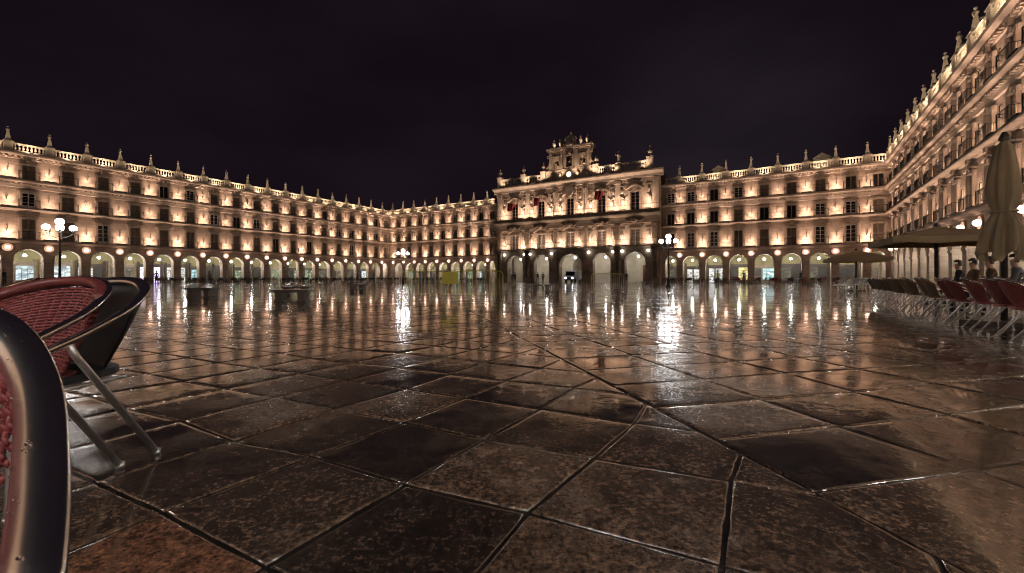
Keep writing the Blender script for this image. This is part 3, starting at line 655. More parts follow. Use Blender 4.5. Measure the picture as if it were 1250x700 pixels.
# ------------------------------------------------------------------ town hall
def pediment(t, c, z0):
    if z0 > 9:                                   # curved pediment with a keystone
        n = 12; top = [(c - 1.35 + 2.7 * k / n, 14.85 + .62 * math.sin(math.pi * k / n)) for k in range(n + 1)]
        t.prism_y([(x, z - .2) for x, z in top] + top[::-1], -.42, .02)
        t.prism_y([(c - .35, 14.6), (c + .35, 14.6), (c + .28, 15.25), (c, 15.5), (c - .28, 15.25)], -.25, .02)
    else:                                        # broken scroll pediment
        for sx in (-1, 1):
            t.prism_y([(c + sx * 1.5, 8.85), (c + sx * .35, 9.35), (c + sx * .35, 9.55), (c + sx * 1.5, 9.06)], -.3, .02)
            t.tube([(c + sx * .36, -.14, 9.45), (c + sx * .22, -.16, 9.62), (c + sx * .34, -.16, 9.74), (c + sx * .46, -.15, 9.62)], .09, 6)
def make_hall():
    p = plan(N0, A_NORTH, 44.65, -1.0)
    root = thing('town_hall', 'tall central town hall with bell gable, clock and five arches', 'building', (p.x, p.y, 0), A_NORTH)
    HW = 14.75; cs = [-10.9, -5.5, 0, 5.5, 10.9]; ed = [-HW, -8.2, -2.75, 2.75, 8.2, HW]
    rr = [1.62, 1.5, 2.05, 1.5, 1.62]
    arc = MB(); w = MB(); t = MB(); inner = MB()
    for (a, b), c, r in zip(zip(ed, ed[1:]), cs, rr):
        zs = 4.9 - r
        # arch piece symmetric round its centre, plain strips on both sides
        arch_bay(arc, c - 2.4, c + 2.4, r, zs, 5.75, 1.2)
        for x0, x1 in ((a, c - 2.4), (c + 2.4, b)):
            if x1 - x0 > .01: arc.quad((x0, 0, 0), (x1, 0, 0), (x1, 0, 5.75), (x0, 0, 5.75)); arc.quad((x0, 1.2, 0), (x1, 1.2, 0), (x1, 1.2, 5.75), (x0, 1.2, 5.75))
        ap = arch_points(c, r, zs); ap2 = arch_points(c, r + .28, zs)
        for (p_, q, p2, q2) in zip(ap, ap[1:], ap2, ap2[1:]):
            arc.quad((p_[0], -.07, p_[1]), (q[0], -.07, q[1]), (q2[0], -.07, q2[1]), (p2[0], -.07, p2[1])); arc.quad((p2[0], -.07, p2[1]), (q2[0], -.07, q2[1]), (q2[0], 0, q2[1]), (p2[0], 0, p2[1]))
        for z0, z1, wz, wh, ww in ((5.7, 9.5, 5.97, 2.55, 1.5), (11.3, 16.6, 11.5, 2.85, 1.35)):
            holed(w, a, b, z0, z1, c - ww / 2, c + ww / 2, wz, wz + wh, .35)
            f = MB(); g = ww / 2
            f.box(c - g, c - g + .09, .2, .28, wz, wz + wh); f.box(c + g - .09, c + g, .2, .28, wz, wz + wh); f.box(c - g + .09, c + g - .09, .2, .28, wz + wh - .1, wz + wh); f.box(c - .05, c + .05, .19, .28, wz, wz + wh - .1)
            for q in range(1, 5): zz = wz + wh * q / 5; f.box(c - g + .09, c - .05, .22, .27, zz - .02, zz + .02); f.box(c + .05, c + g - .09, .22, .27, zz - .02, zz + .02)
            wo = f.build('window', M['wframe'] if z0 < 9 else M['shutter'], root)
            MB().box(c - g + .02, c + g - .02, .29, .31, wz + .02, wz + wh - .02).build('pane', M['glass'] if z0 > 9 else M['shutter'], wo)
            sm = MB(); surround(sm, c, wz, ww, wh, pr=.12, hood=False)
            pediment(sm, c, z0); sm.build('window_surround', M['trim'], wo)
    w.quad((-HW, 0, 0), (-HW, 8, 0), (-HW, 8, 17.4), (-HW, 0, 17.4)); w.quad((HW, 0, 0), (HW, 8, 0), (HW, 8, 17.4), (HW, 0, 17.4))
    w.quad((-HW, 8, 0), (HW, 8, 0), (HW, 8, 17.4), (-HW, 8, 17.4))
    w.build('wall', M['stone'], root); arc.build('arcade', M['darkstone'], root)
    # carved panels between the upper windows: shields, garlands and small figures
    for x in (-8.2, -2.75, 2.75, 8.2):
        for sx in (-1, 1):
            MB().lathe(x + sx * .95, -.04, [(.05, 12.2), (.22, 12.5), (.27, 12.9), (.2, 13.2), (.08, 13.4)], 8).tube([(x + sx * 1.5, -.05, 13.7), (x + sx * 1.1, -.12, 13.25), (x + sx * .6, -.08, 13.6)], .10, 6).build('carved_ornament', M['trim'], root)
    for x in (-13.2, 13.2): MB().lathe(x, -.04, [(.06, 12.4), (.26, 12.8), (.30, 13.3), (.22, 13.7), (.06, 13.9)], 8).build('carved_ornament', M['trim'], root)
    # raised stone frames beside the windows, a shield over the middle one, swags under the cornice
    for c in (-13.1, -8.9, -7.5, -3.5, -1.75, 1.75, 3.5, 7.5, 8.9, 13.1):
        for z0, z1 in ((6.5, 8.6), (13.7, 15.4)):
            f = MB(); hw_ = .42
            f.box(c - hw_, c - hw_ + .09, -.09, .01, z0, z1); f.box(c + hw_ - .09, c + hw_, -.09, .01, z0, z1); f.box(c - hw_ + .09, c + hw_ - .09, -.09, .01, z0, z0 + .09); f.box(c - hw_ + .09, c + hw_ - .09, -.09, .01, z1 - .09, z1)
            f.lathe(c, -.02, [(.03, z0 + .4), (.18, z0 + .6), (.22, (z0 + z1) / 2), (.15, z1 - .5), (.03, z1 - .35)], 8)
            f.build('carved_panel', M['trim'], root)
    for c in (-10.9, -5.5, 5.5, 10.9): MB().tube(cr([(c - 1.3, -.16, 16.2), (c - .7, -.22, 15.75), (c, -.2, 16.15), (c + .7, -.22, 15.75), (c + 1.3, -.16, 16.2)], 5), .10, 7).build('carved_swag', M['trim'], root)
    sh = MB().prism_y([(-.75, 16.3), (-.8, 15.3), (-.45, 14.75), (0, 14.55), (.45, 14.75), (.8, 15.3), (.75, 16.3)], -.6, -.40)
    for sx in (-1, 1): sh.lathe(sx * 1.15, -.45, [(.22, 14.9), (.26, 15.3), (.18, 15.7), (.24, 15.9), (.08, 16.05), (.13, 16.2), (.02, 16.35)], 9)
    sh.build('carved_shield', M['trim'], root)
    # pilasters and columns
    for x in (-14.2, -8.2, 8.2, 14.0):
        for dx in (-.34, .34):
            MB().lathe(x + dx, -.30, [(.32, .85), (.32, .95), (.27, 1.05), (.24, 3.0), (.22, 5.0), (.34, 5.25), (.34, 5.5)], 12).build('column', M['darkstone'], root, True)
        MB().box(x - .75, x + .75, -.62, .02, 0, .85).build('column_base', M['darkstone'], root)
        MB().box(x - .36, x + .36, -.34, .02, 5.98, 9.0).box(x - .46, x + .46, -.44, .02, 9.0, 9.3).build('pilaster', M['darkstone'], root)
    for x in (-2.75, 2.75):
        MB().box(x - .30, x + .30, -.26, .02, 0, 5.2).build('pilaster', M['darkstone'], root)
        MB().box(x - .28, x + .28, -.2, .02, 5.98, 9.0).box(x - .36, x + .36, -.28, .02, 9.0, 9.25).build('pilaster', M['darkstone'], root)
        MB().lathe(x, -.42, [(.30, 11.5), (.30, 11.9), (.22, 12.0), (.20, 14.6), (.17, 15.4), (.3, 15.7)], 12).build('column', M['trim'], root, True)
    for x in (-14.2, -8.2, -2.75, 2.75, 8.2, 14.2):
        MB().box(x - .38, x + .38, -.2, .02, 11.5, 15.7).box(x - .5, x + .5, -.32, .02, 15.7, 16.3).build('upper_pilaster', M['trim'], root)
    # balcony ledge, middle entablature with its dark balcony, top cornice
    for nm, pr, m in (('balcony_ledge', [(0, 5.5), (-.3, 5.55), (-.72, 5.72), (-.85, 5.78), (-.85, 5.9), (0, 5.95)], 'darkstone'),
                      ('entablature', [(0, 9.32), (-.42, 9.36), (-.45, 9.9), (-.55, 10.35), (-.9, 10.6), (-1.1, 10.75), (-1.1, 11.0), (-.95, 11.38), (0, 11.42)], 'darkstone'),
                      ('cornice', [(0, 16.35), (-.3, 16.4), (-.35, 16.75), (-.7, 17.0), (-1.05, 17.1), (-1.1, 17.3), (-1.0, 17.42), (0, 17.42)], 'trim')):
        c = MB().prism_x(pr, -HW - (.5 if nm == 'cornice' else .15), HW + (.5 if nm == 'cornice' else .15))
        if nm == 'entablature':
            for x in (-10.9, -5.5, 0, 5.5, 10.9):
                c.lathe(x, -.5, [(.1, 9.4), (.5, 9.6), (.55, 9.95), (.3, 10.2), (.1, 10.45)], 10)
                for sx in (-1, 1): c.tube([(x + sx * .5, -.5, 9.75), (x + sx * .95, -.55, 9.6), (x + sx * 1.4, -.5, 9.95)], .13, 6)
        c.build(nm, M[m], root)
    rl = MB(); rl.box(-HW, HW, -.80, -.76, 6.84, 6.89); rl.box(-HW, HW, -.795, -.765, 6.02, 6.05)
    for k in range(150): x = -HW + .1 + 29.3 * k / 149; rl.box(x - .01, x + .01, -.79, -.77, 6.05, 6.84)
    rl.build('balcony_railing', M['iron'], root)
    r2 = MB(); r2.box(-HW, HW, -1.06, -1.02, 12.1, 12.15)
    for k in range(110): x = -HW + .1 + 29.3 * k / 109; r2.box(x - .01, x + .01, -1.05, -1.03, 11.42, 12.1)
    r2.build('upper_balcony_railing', M['iron'], root)
    # roof parapet: balustrade, pedestals, urns, statue
    for a, b in ((-13.3, -9.2), (-8.3, -4.3), (4.3, 8.0), (8.9, 12.9)):
        s = bal_segment(a, b); s.v = [(x, y, z * 1.55) for x, y, z in s.v]; o = s.build('balustrade', M['trim'], root); o.location = (0, -.5, 17.42)
    urn = [(.20, 0), (.24, .12), (.12, .22), (.16, .35), (.34, .62), (.36, .85), (.22, 1.02), (.26, 1.08), (.16, 1.2), (.18, 1.32), (.08, 1.5), (.10, 1.6), (.03, 1.72)]
    um = MB().box(-.45, .45, -.40, .40, 0, 1.75).box(-.52, .52, -.47, .47, 1.75, 1.9).lathe(0, 0, [(r, z + 1.9) for r, z in urn], 12).mesh('urn', M['trim'], False)
    for x in (-13.75, -8.75, -4.75, 4.75, 13.35): put('urn', um, root, (x, -.45, 17.42))
    st = MB().box(-.45, .45, -.4, .4, 0, 1.45).box(-.5, .5, -.45, .45, 1.45, 1.6)
    st.lathe(0, 0, [(.30, 1.6), (.27, 2.0), (.20, 2.45), (.27, 2.8), (.25, 3.0), (.09, 3.12), (.09, 3.18), (.14, 3.26), (.15, 3.36), (.1, 3.5), (.02, 3.54)], 12)
    st.tube([(-.22, 0, 2.95), (-.45, -.1, 2.75), (-.52, -.12, 3.2)], [.09, .07, .05], 7).tube([(.22, 0, 2.95), (.42, -.12, 2.65), (.30, -.25, 2.45)], [.09, .07, .05], 7)
    put('statue', st.mesh('statue', M['trim'], True), root, (8.5, -.45, 17.42))
    # bell gable
    g = MB(); y0, y1 = -.55, .75
    g.box(-4.4, 4.4, y0, y1, 17.42, 19.3); g.box(-4.6, 4.6, y0 - .12, y1 + .1, 19.0, 19.22)
    for cx in (-2.35, 2.45):                                          # two side towers with a bell opening each
        hw = 1.35
        arch_bay(g, cx - hw, cx + hw, .48, 20.55, 22.5, 1.2, y=y0 + .05, zb=19.3)
        g.quad((cx - hw, y0 + .05, 19.3), (cx - hw, y1 - .05, 19.3), (cx - hw, y1 - .05, 22.5), (cx - hw, y0 + .05, 22.5)); g.quad((cx + hw, y0 + .05, 19.3), (cx + hw, y1 - .05, 19.3), (cx + hw, y1 - .05, 22.5), (cx + hw, y0 + .05, 22.5))
        g.box(cx - hw - .1, cx + hw + .1, y0 - .06, y1 + .05, 22.3, 22.55); g.box(cx - hw - .3, cx + hw + .3, y0 - .26, y1 + .2, 22.55, 22.8); g.box(cx - hw - .42, cx + hw + .42, y0 - .38, y1 + .3, 22.8, 23.02)
        for sx in (-1, 1): g.box(cx + sx * 1.0 - .22, cx + sx * 1.0 + .22, y0 - .10, y0 + .06, 19.3, 22.3)
    arch_bay(g, -1.02, 1.1, .62, 21.3, 23.2, 1.1, y=y0 + .12, zb=19.3)
    g.box(-1.05, 1.15, y0 - .15, y1 + .1, 23.2, 23.42)
    g.prism_y([(-.9, 23.42), (1.0, 23.42), (.85, 24.1), (.4, 24.75), (-.3, 24.75), (-.75, 24.1)], y0 + .1, y1 - .2)
    for sx in (-1, 1):                                                # scroll shoulders
        c = 0 + sx * 3.75
        prof = [(sx * 3.75, 19.3), (sx * 5.2, 19.3)] + [(sx * (5.2 - 1.45 * math.sin(q * math.pi / 12)), 19.5 + 1.7 * (1 - math.cos(q * math.pi / 12))) for q in range(0, 7)]
        g.prism_y(prof, y0 + .2, y1 - .2)
        g.box(sx * 4.9 - .4, sx * 4.9 + .4, y0, y1, 17.42, 19.4)
    for sx in (-1, 1):                                                # scrolls, mouldings and shields on the gable
        g.tube([(sx * 4.6 + .38 * math.cos(q * .7) * (1 - q * .07), y0 - .02, 19.75 + .38 * math.sin(q * .7) * (1 - q * .07)) for q in range(11)], .09, 6)
        g.tube([(sx * 3.9, y0 + .15, 22.0), (sx * 4.15, y0 + .12, 21.7), (sx * 3.95, y0 + .12, 21.45), (sx * 3.8, y0 + .15, 21.6)], .10, 6)
    for cx in (-2.35, .04, 2.45):
        g.box(cx - .75, cx + .75, y0 - .10, y0 + .12, 19.32, 19.55); g.box(cx - .8, cx + .8, y0 - .14, y0 + .10, 21.45, 21.6)
        for sx in (-1, 1): g.box(cx + sx * .62 - .10, cx + sx * .62 + .10, y0 - .12, y0 + .1, 19.55, 21.45)
    for x in (-3.2, -1.6, 1.6, 3.2): g.lathe(x, y0 - .02, [(.05, 17.7), (.3, 17.95), (.36, 18.3), (.2, 18.7), (.05, 18.85)], 9)
    g.build('bell_gable', M['stone'], root)
    for x in (-3.0, -1.75, 1.85, 3.1):
        MB().lathe(x, .0, [(.26, 23.02), (.18, 23.2), (.13, 23.35), (.34, 23.75), (.30, 24.1), (.13, 24.25), (.2, 24.5), (.03, 24.75)], 10).build('finial', M['trim'], root, True)
    cm = MB().lathe(.05, .1, [(.2, 24.6), (.42, 24.9), (.36, 25.2), (.12, 25.4), (.18, 25.55), (.02, 25.8)], 10)
    for sx in (-1, 1): cm.tube([(.05 + sx * .3, .05, 24.6), (.05 + sx * .8, .0, 24.75), (.05 + sx * 1.05, .0, 24.35), (.05 + sx * .85, .0, 24.1)], .14, 7)
    cm.build('crest', M['trim'], root)
    bell = [(.02, .62), (.14, .6), (.2, .45), (.24, .2), (.33, 0), (.30, -.02)]
    for x, z, s in ((-2.35, 20.0, 1.0), (.04, 20.4, 1.5), (2.45, 20.0, 1.0)):
        MB().lathe(x, .1, [(r * s, z + q * s) for r, q in reversed(bell)], 14).box(x - .45 * s, x + .45 * s, .02, .18, z + .62 * s, z + .74 * s).build('bell', M['darkstone'], root, True)
    seg = 24
    ck = MB(); ck.poly([(.04 + .46 * math.cos(2 * math.pi * k / seg), y0 - .16, 18.25 + .46 * math.sin(2 * math.pi * k / seg)) for k in range(seg)])
    cko = ck.build('clock_face', M['clock'], root)
    hd = MB().box(.02, .06, y0 - .19, y0 - .175, 18.25, 18.60).box(.04, .30, y0 - .19, y0 - .176, 18.235, 18.27); hd.build('clock_hand', M['iron'], cko)
    rim = MB().tube([(.04 + .5 * math.cos(2 * math.pi * k / seg), y0 - .14, 18.25 + .5 * math.sin(2 * math.pi * k / seg)) for k in range(seg)], .07, 6, closed=True); rim.build('clock_rim', M['trim'], cko)
    # arcade interior, doors, deep passage behind the middle arch
    inner.quad((-HW, 1.2, 5.6), (HW, 1.2, 5.6), (HW, 5.5, 5.6), (-HW, 5.5, 5.6))
    for x0, x1 in ((-HW, -1.9), (1.9, HW)): inner.quad((x0, 5.5, 0), (x1, 5.5, 0), (x1, 5.5, 5.6), (x0, 5.5, 5.6))
    ap = arch_points(0, 1.9, 2.75, 14)
    for (xa, za), (xb, zb) in zip(ap, ap[1:]): inner.quad((xa, 5.5, za), (xb, 5.5, zb), (xb, 5.5, 5.6), (xa, 5.5, 5.6))
    path = [(-1.9, 0)] + ap + [(1.9, 0)]
    for (xa, za), (xb, zb) in zip(path, path[1:]): inner.quad((xa, 5.5, za), (xa, 15, za), (xb, 15, zb), (xb, 5.5, zb))
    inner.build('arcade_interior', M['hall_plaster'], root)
    MB().box(-2, 2, 15.02, 15.2, 0, 5).build('passage_end', M['darkstone'], root)
    for x, m, h in ((-10.9, 'shutter', 2.6), (-5.3, 'shutter', 2.6), (6.3, 'canvas', 2.3), (11.6, 'redcloth', 2.8)):
        MB().box(x - .65, x + .65, 5.42, 5.49, 0, h).box(x - .78, x - .65, 5.38, 5.49, 0, h + .12).box(x + .65, x + .78, 5.38, 5.49, 0, h + .12).box(x - .65, x + .65, 5.38, 5.49, h, h + .12).build('door', M[m] if m != 'redcloth' else noisy('red_brown_door', (.16, .05, .03), (.22, .07, .04), 4, .5), root)
    # lamps: uplights on the balcony and the middle entablature, wall lamps at the arches
    for x in (-13.0, -9.2, -7.0, -4.0, -1.55, 1.55, 4.0, 7.0, 9.2, 13.0): (strip_light(root, x, -.66, 5.953, UP_S * 2.0, 1.1, d=(0, .5, 1)), uplight(root, x, -.70, 5.95, UP_E * 1.3, (1, .75, .57), 84, (0, .34, 1), False))
    for x in (-13.0, -9.2, -7.3, -3.8, -1.8, 1.8, 3.8, 7.3, 9.2, 13.0): (strip_light(root, x, -.84, 11.423, UP_S * 2.2, 1.1, d=(0, .5, 1)), uplight(root, x, -.95, 11.42, UP_E * 2.4, (1, .75, .57), 76, (0, .30, 1), False))
    for x, dx in ((-12.6, -.5), (-7.7, -.5), (-5.8, .5), (5.9, -.5), (7.4, .5), (12.2, .5)): uplight(root, x, -1.0, 17.44, UP_E * .9, (1, .80, .60), d=(dx, .30, 1), size=100)
    for x in (-4.2, -1.4, 1.5, 4.3): uplight(root, x, -1.6, 17.25, UP_E * 1.9, (1, .76, .56), d=(0, .36, 1), size=80)
    for x in (-13.0, -8.2, -5.2, 5.2, 8.0, 12.8): uplight(root, x, -1.9, 17.2, UP_E * 1.2, (1, .78, .58), d=(0, .55, 1), size=90)
    for x in (-2.4, 2.5): uplight(root, x, -.80, 23.02, 90, (1, .78, .58), d=(0, .6, 1), size=130, fixture=False)
    for x in (-2.35, 2.45): uplight(root, x, .4, 19.35, 70, (1, .72, .45), d=(0, 0, 1), fixture=False)
    for x in (-13.0, -8.8, -7.6, -3.4, 3.4, 7.5, 9.0, 13.0):
        gl = MB().ball(x, -.32, 5.02, .19, 12, 8).build('wall_lamp', M['bulb_soft'], root, True)
        MB().tube([(x, 0, 5.3), (x, -.32, 5.34), (x, -.32, 5.2)], .025, 6).build('lamp_bracket', M['iron'], gl)
    c, s_ = math.cos(A_NORTH), math.sin(A_NORTH)
    for i, (x, nm) in enumerate(zip(cs, ('leftmost', 'second from left', 'middle', 'second from right', 'rightmost'))):
        arcade_lamp((p.x + x * c - 2.2 * s_, p.y + x * s_ + 2.2 * c, 4.28), 'white globe lamp hanging in the %s arch of the town hall' % nm)
    return root
M['bulb_soft'] = mat('lit_wall_globe', (.9, .9, .9), .4, 0, (1, .93, .82), 14.0)
HALL = make_hall()
PH = plan(N0, A_NORTH, 44.65, -1.0)
def hall_pt(x, y, z=0.0):
    q = plan((PH.x, PH.y), A_NORTH, x, y); return Vector((q.x, q.y, z))

# ------------------------------------------------------------------ street lamps
def street_lamp(u, Y, label):
    global SL0
    p = at(u, Y=Y); H = 4.15
    if SL0 is None:
        r = SL0 = thing('street_lamp', label, 'street lamp', (p.x, p.y, 0), math.atan2(-p.x, p.y), 'globe lamps on the plaza')
        MB().lathe(0, 0, [(.24, 0), (.24, .12), (.17, .18), (.15, .55), (.18, .60), (.10, .75), (.07, 1.0), (.055, 2.4), (.08, 2.44), (.05, 2.52), (.042, 3.6), (.07, 3.66), (.04, 3.75), (.035, H)], 14).build('post', M['iron'], r, True)
        for k in range(4):
            a = k * math.pi / 2; c, s = math.cos(a), math.sin(a)
            ar = MB().tube([(0, 0, 3.5), (.18 * c, .18 * s, 3.42), (.40 * c, .40 * s, 3.50), (.58 * c, .58 * s, 3.68), (.60 * c, .60 * s, 3.84)], .022, 6).lathe(.60 * c, .60 * s, [(.05, 3.82), (.11, 3.86), (.09, 3.92)], 10).build('arm', M['iron'], r)
            MB().ball(.60 * c, .60 * s, 4.06, .19, 14, 9, .9).build('globe', M['street'], ar, True)
        MB().lathe(0, 0, [(.05, H), (.11, H + .04), (.09, H + .10)], 10).build('collar', M['iron'], r)
        MB().ball(0, 0, H + .30, .21, 14, 9, .95).build('globe', M['street'], r, True)
        note(r)
    else: dup(SL0, (p.x, p.y, 0), math.atan2(-p.x, p.y), label)
SL0 = None
street_lamp(73, 27.0, 'black street lamp with white globes in front of the long left wing')
street_lamp(492, 56.0, 'black street lamp with white globes farthest away, left of the town hall')
street_lamp(816, 37.0, 'black street lamp with white globes right of the town hall')

dup(SL0, (2.4, -3.9, 0), .3, 'black street lamp with white globes in the near half of the plaza')  # two unseen lamps added behind the camera to brighten the foreground
dup(SL0, (-4.2, -3.6, 0), 1.0, 'black street lamp with white globes near the left terrace chairs')  # second unseen lamp added behind the camera to brighten the foreground

# ------------------------------------------------------------------ stone benches
BEN0 = None
def bench(u, Y, rz, label, w=1.25):
    global BEN0
    p = at(u, Y=Y)
    if BEN0 is None:
        BEN0 = thing('stone_bench', label, 'bench', (p.x, p.y, 0), R(rz), 'stone benches on the plaza')
        s = MB().box(-.63, .63, -.25, .25, .355, .42).box(-.57, .57, -.21, .21, .33, .355); s.build('seat', M['granite'], BEN0)
        for sx in (-1, 1):
            MB().prism_y([(sx * .38 - .15, 0), (sx * .38 + .15, 0), (sx * .38 + .15, .05), (sx * .38 + .10, .09), (sx * .38 + .13, .33), (sx * .38 - .13, .33), (sx * .38 - .10, .09), (sx * .38 - .15, .05)], -.22, .22).build('leg', M['granite'], BEN0)
        note(BEN0)
    else: dup(BEN0, (p.x, p.y, 0), R(rz), label)
bench(357, 14.8, 3, 'dark stone bench nearest the camera, in front of the long left wing')
bench(362, 20.5, 10, 'dark stone bench just behind the nearest bench on the plaza')
bench(247, 17.5, -8, 'dark stone bench in front of the teal lit shop in the left arcade')
bench(660, 26.0, 0, 'dark stone bench alone in front of the left half of the town hall')
bench(437, 29.0, 60, 'dark stone bench seen end on, farther off before the left wing')
bench(790, 44.0, -30, 'dark stone bench far off near the right end of the town hall')

# ------------------------------------------------------------------ yellow crowd barriers
def barrier(u0, u1, Y, h, label, plate=None, rad=.022, n=20):
    a, b = at(u0, Y=Y), at(u1, Y=Y); w = (b - a).length; c = (a + b) / 2
    r = thing('crowd_barrier', label, 'barrier', (c.x, c.y, 0)); x = w / 2
    MB().tube([(-x, 0, .0), (-x, 0, h - .14), (-x + .05, 0, h - .04), (-x + .15, 0, h), (x - .15, 0, h), (x - .05, 0, h - .04), (x, 0, h - .14), (x, 0, .0)], rad, 8, up=(0, 1, 0)).tube([(-x, 0, .22), (x, 0, .22)], rad * .35, 8).build('frame', M['yellow'], r)
    g = MB()
    for k in range(1, n): xx = -x + w * k / n; g.tube([(xx, 0, .22), (xx, 0, h - .01)], .007, 6)
    g.build('bars', M['yellow'], r)
    for sx in (-1, 1): MB().box(sx * (x - .02) - .025, sx * (x - .02) + .025, -.28, .28, .0, .03).build('foot', M['yellow'], r)
    if plate:
        px0, px1, z0, z1 = plate; MB().box(px0 * w - x, px1 * w - x, -.035, -.024, z0, z1).build('plate', M['yellow'], r)
barrier(490, 614, 16.0, 1.10, 'long yellow crowd barrier with a solid plate in its middle', (.40, .555, .60, 1.06), .018, 30)
barrier(722, 761, 24.5, 1.08, 'short yellow crowd barrier with upright bars before the town hall', None, .016, 16)

# ------------------------------------------------------------------ bistro armchairs
BANK = .5
ZA, DR = .57, .265
HALF = [(.24, .262, ZA - .075), (.205, .275, ZA - .01), (.05, .28, ZA + .2 * DR), (-.13, .27, ZA + .5 * DR), (-.255, .225, ZA + .78 * DR), (-.335, .125, ZA + .95 * DR), (-.36, 0, ZA + DR)]
LOOP = cr(HALF + [(x, -y, z) for x, y, z in HALF[-2::-1]], 7)
def seat_edge(t):                               # t 0..1 around the back of the seat, left to right
    a = math.pi * .66 * (t - .5); return Vector((.02 - .20 * math.cos(a), -.235 * math.sin(a), .44))
def chair_meshes(kind):
    d = {}
    nL = len(LOOP); i0, i1 = 23, nL - 24; sub = LOOP[i0:i1 + 1]; ns = len(sub)
    def shell(i, q):
        t = i / (ns - 1); lo = seat_edge(t); hi = sub[i] - Vector((0, 0, .012)); p = lo.lerp(hi, q)
        bul = math.sin(math.pi * q) * .008; out = Vector((p.x + .02, p.y, 0)); out.normalize(); return p + out * bul
    fr = MB()
    flats = []
    for i in range(nL):
        e = min(i, nL - 1 - i); k = min(1, max(0, (e - 3) / 5)); flats.append((.0125 + .0135 * k, .0125 + .0035 * k))
    fr.tube(LOOP, 0, 14, flat=flats, bank=BANK); d['frame'] = fr.mesh('arm_frame', M['polished'], True)
    if kind == 'wicker':
        wv = MB()
        rows = 27
        for r in range(rows):
            q = .02 + .93 * (r + .5) / rows; pts = []
            for i in range(0, ns):
                for h in (0, .5):
                    if i == ns - 1 and h: continue
                    p = shell(i, q) if not h else (shell(i, q) + shell(i + 1, q)) / 2
                    out = Vector((p.x + .02, p.y, 0)).normalized()
                    pts.append(p + out * (.0035 * (1 if (int(i * 2 + h * 2) // 2 + r) % 2 else -1)))
            wv.tube(pts, 0, 5, flat=[(.0026, .0060)] * len(pts))
        for i in range(1, ns - 1, 2):
            wv.tube([shell(i, q / 8) for q in range(9)], .0035, 5)
        d['back'] = wv.mesh('backrest', M['red'], True)
        wrap = MB(); j0, j1 = 26, nL - 27
        wrap.tube([p + Vector((.012, 0, -.004)) * 1 for p in LOOP[j0:j1 + 1]], 0, 12, flat=[((.024 + .002 * (k % 2)), .021 + .0015 * (k % 2)) for k in range(j1 - j0 + 1)])
        d['wrap'] = wrap.mesh('back_wrap', M['redpvc'], True)
    else:
        g = MB(); g.grid([[shell(i, q / 8) for i in range(ns)] for q in range(9)]); g.grid([[shell(i, q / 8) + Vector((shell(i, .5).x + .02, shell(i, .5).y, 0)).normalized() * .006 for i in range(ns)] for q in range(9)])
        d['back'] = g.mesh('backrest', M['black'], True)
    s = MB(); n = 18
    top = []; bot = []
    for k in range(n):
        a = 2 * math.pi * k / n; c, q = math.cos(a), math.sin(a)
        x = (.235 if c > 0 else .24) * math.copysign(abs(c) ** .7, c); y = .225 * math.copysign(abs(q) ** .7, q)
        top.append((x, y, .455)); bot.append((x, y, .425))
    s.poly(top); s.poly(bot[::-1])
    for k in range(n): s.quad(bot[k], bot[(k + 1) % n], top[(k + 1) % n], top[k])
    d['seat'] = s.mesh('seat', M['red'] if kind == 'wicker' else M['black'])
    for nm, sy in (('l', 1), ('r', -1)):
        d['front' + nm] = MB().tube(cr([(.24, sy * .262, ZA - .07), (.25, sy * .262, .40), (.26, sy * .25, .015)], 4), .0125, 9).lathe(.26, sy * .25, [(.016, 0), (.016, .02)], 9).mesh('leg', M['alu'], True)
        d['rear' + nm] = MB().tube([(.10, sy * .277, ZA + .035), (.07, sy * .275, ZA - .03), (-.31, sy * .24, .012)], .0135, 9).lathe(-.31, sy * .24, [(.017, 0), (.017, .025)], 9).mesh('leg', M['alu'], True)
    st = MB().tube([(.20, .25, .415), (-.14, .25, .415)], .009, 7).tube([(.20, -.25, .415), (-.14, -.25, .415)], .009, 7).tube([(.2, -.25, .41), (.2, .25, .41)], .009, 7).tube([(-.14, -.258, .415), (-.14, .258, .415)], .009, 7)
    d['rails'] = st.mesh('seat_rail', M['alu'], True)
    return d
def make_chair(kind, label, loc, rz, group):
    d = chair_meshes(kind)
    r = thing('bistro_chair', label, 'chair', loc, rz, group)
    put('seat', d['seat'], r); put('backrest', d['back'], r); put('arm_frame', d['frame'], r)
    if 'wrap' in d: put('back_wrap', d['wrap'], r)
    for k in ('frontl', 'frontr', 'rearl', 'rearr'): put('leg', d[k], r)
    put('seat_rail', d['rails'], r)
    return note(r), d
G_L = 'terrace chairs at the left'
CB, DB = make_chair('wicker', 'burgundy wicker armchair with aluminium arms, in front of the black chair at the left', (-1.99, 1.56, .003), R(269), G_L)
CC, DC = make_chair('mesh', 'black armchair with aluminium legs right behind the burgundy wicker chair', (-1.972, 1.727, 0), R(266), G_L)
CA = dup(CB, (-.764, .307, 0), R(317), 'burgundy chair cut by the left edge, its wet metal arm nearest of all')
for o in list(CA.children):
    if o.name.startswith('back_wrap'): bpy.data.objects.remove(o)
dup(CC, (-3.62, 2.72, 0), R(238), 'black armchair rim showing at the left edge above the burgundy chair')
dup(CC, (-4.9, 4.05, 0), R(200), 'black armchair half hidden behind the burgundy wicker chair at the left')
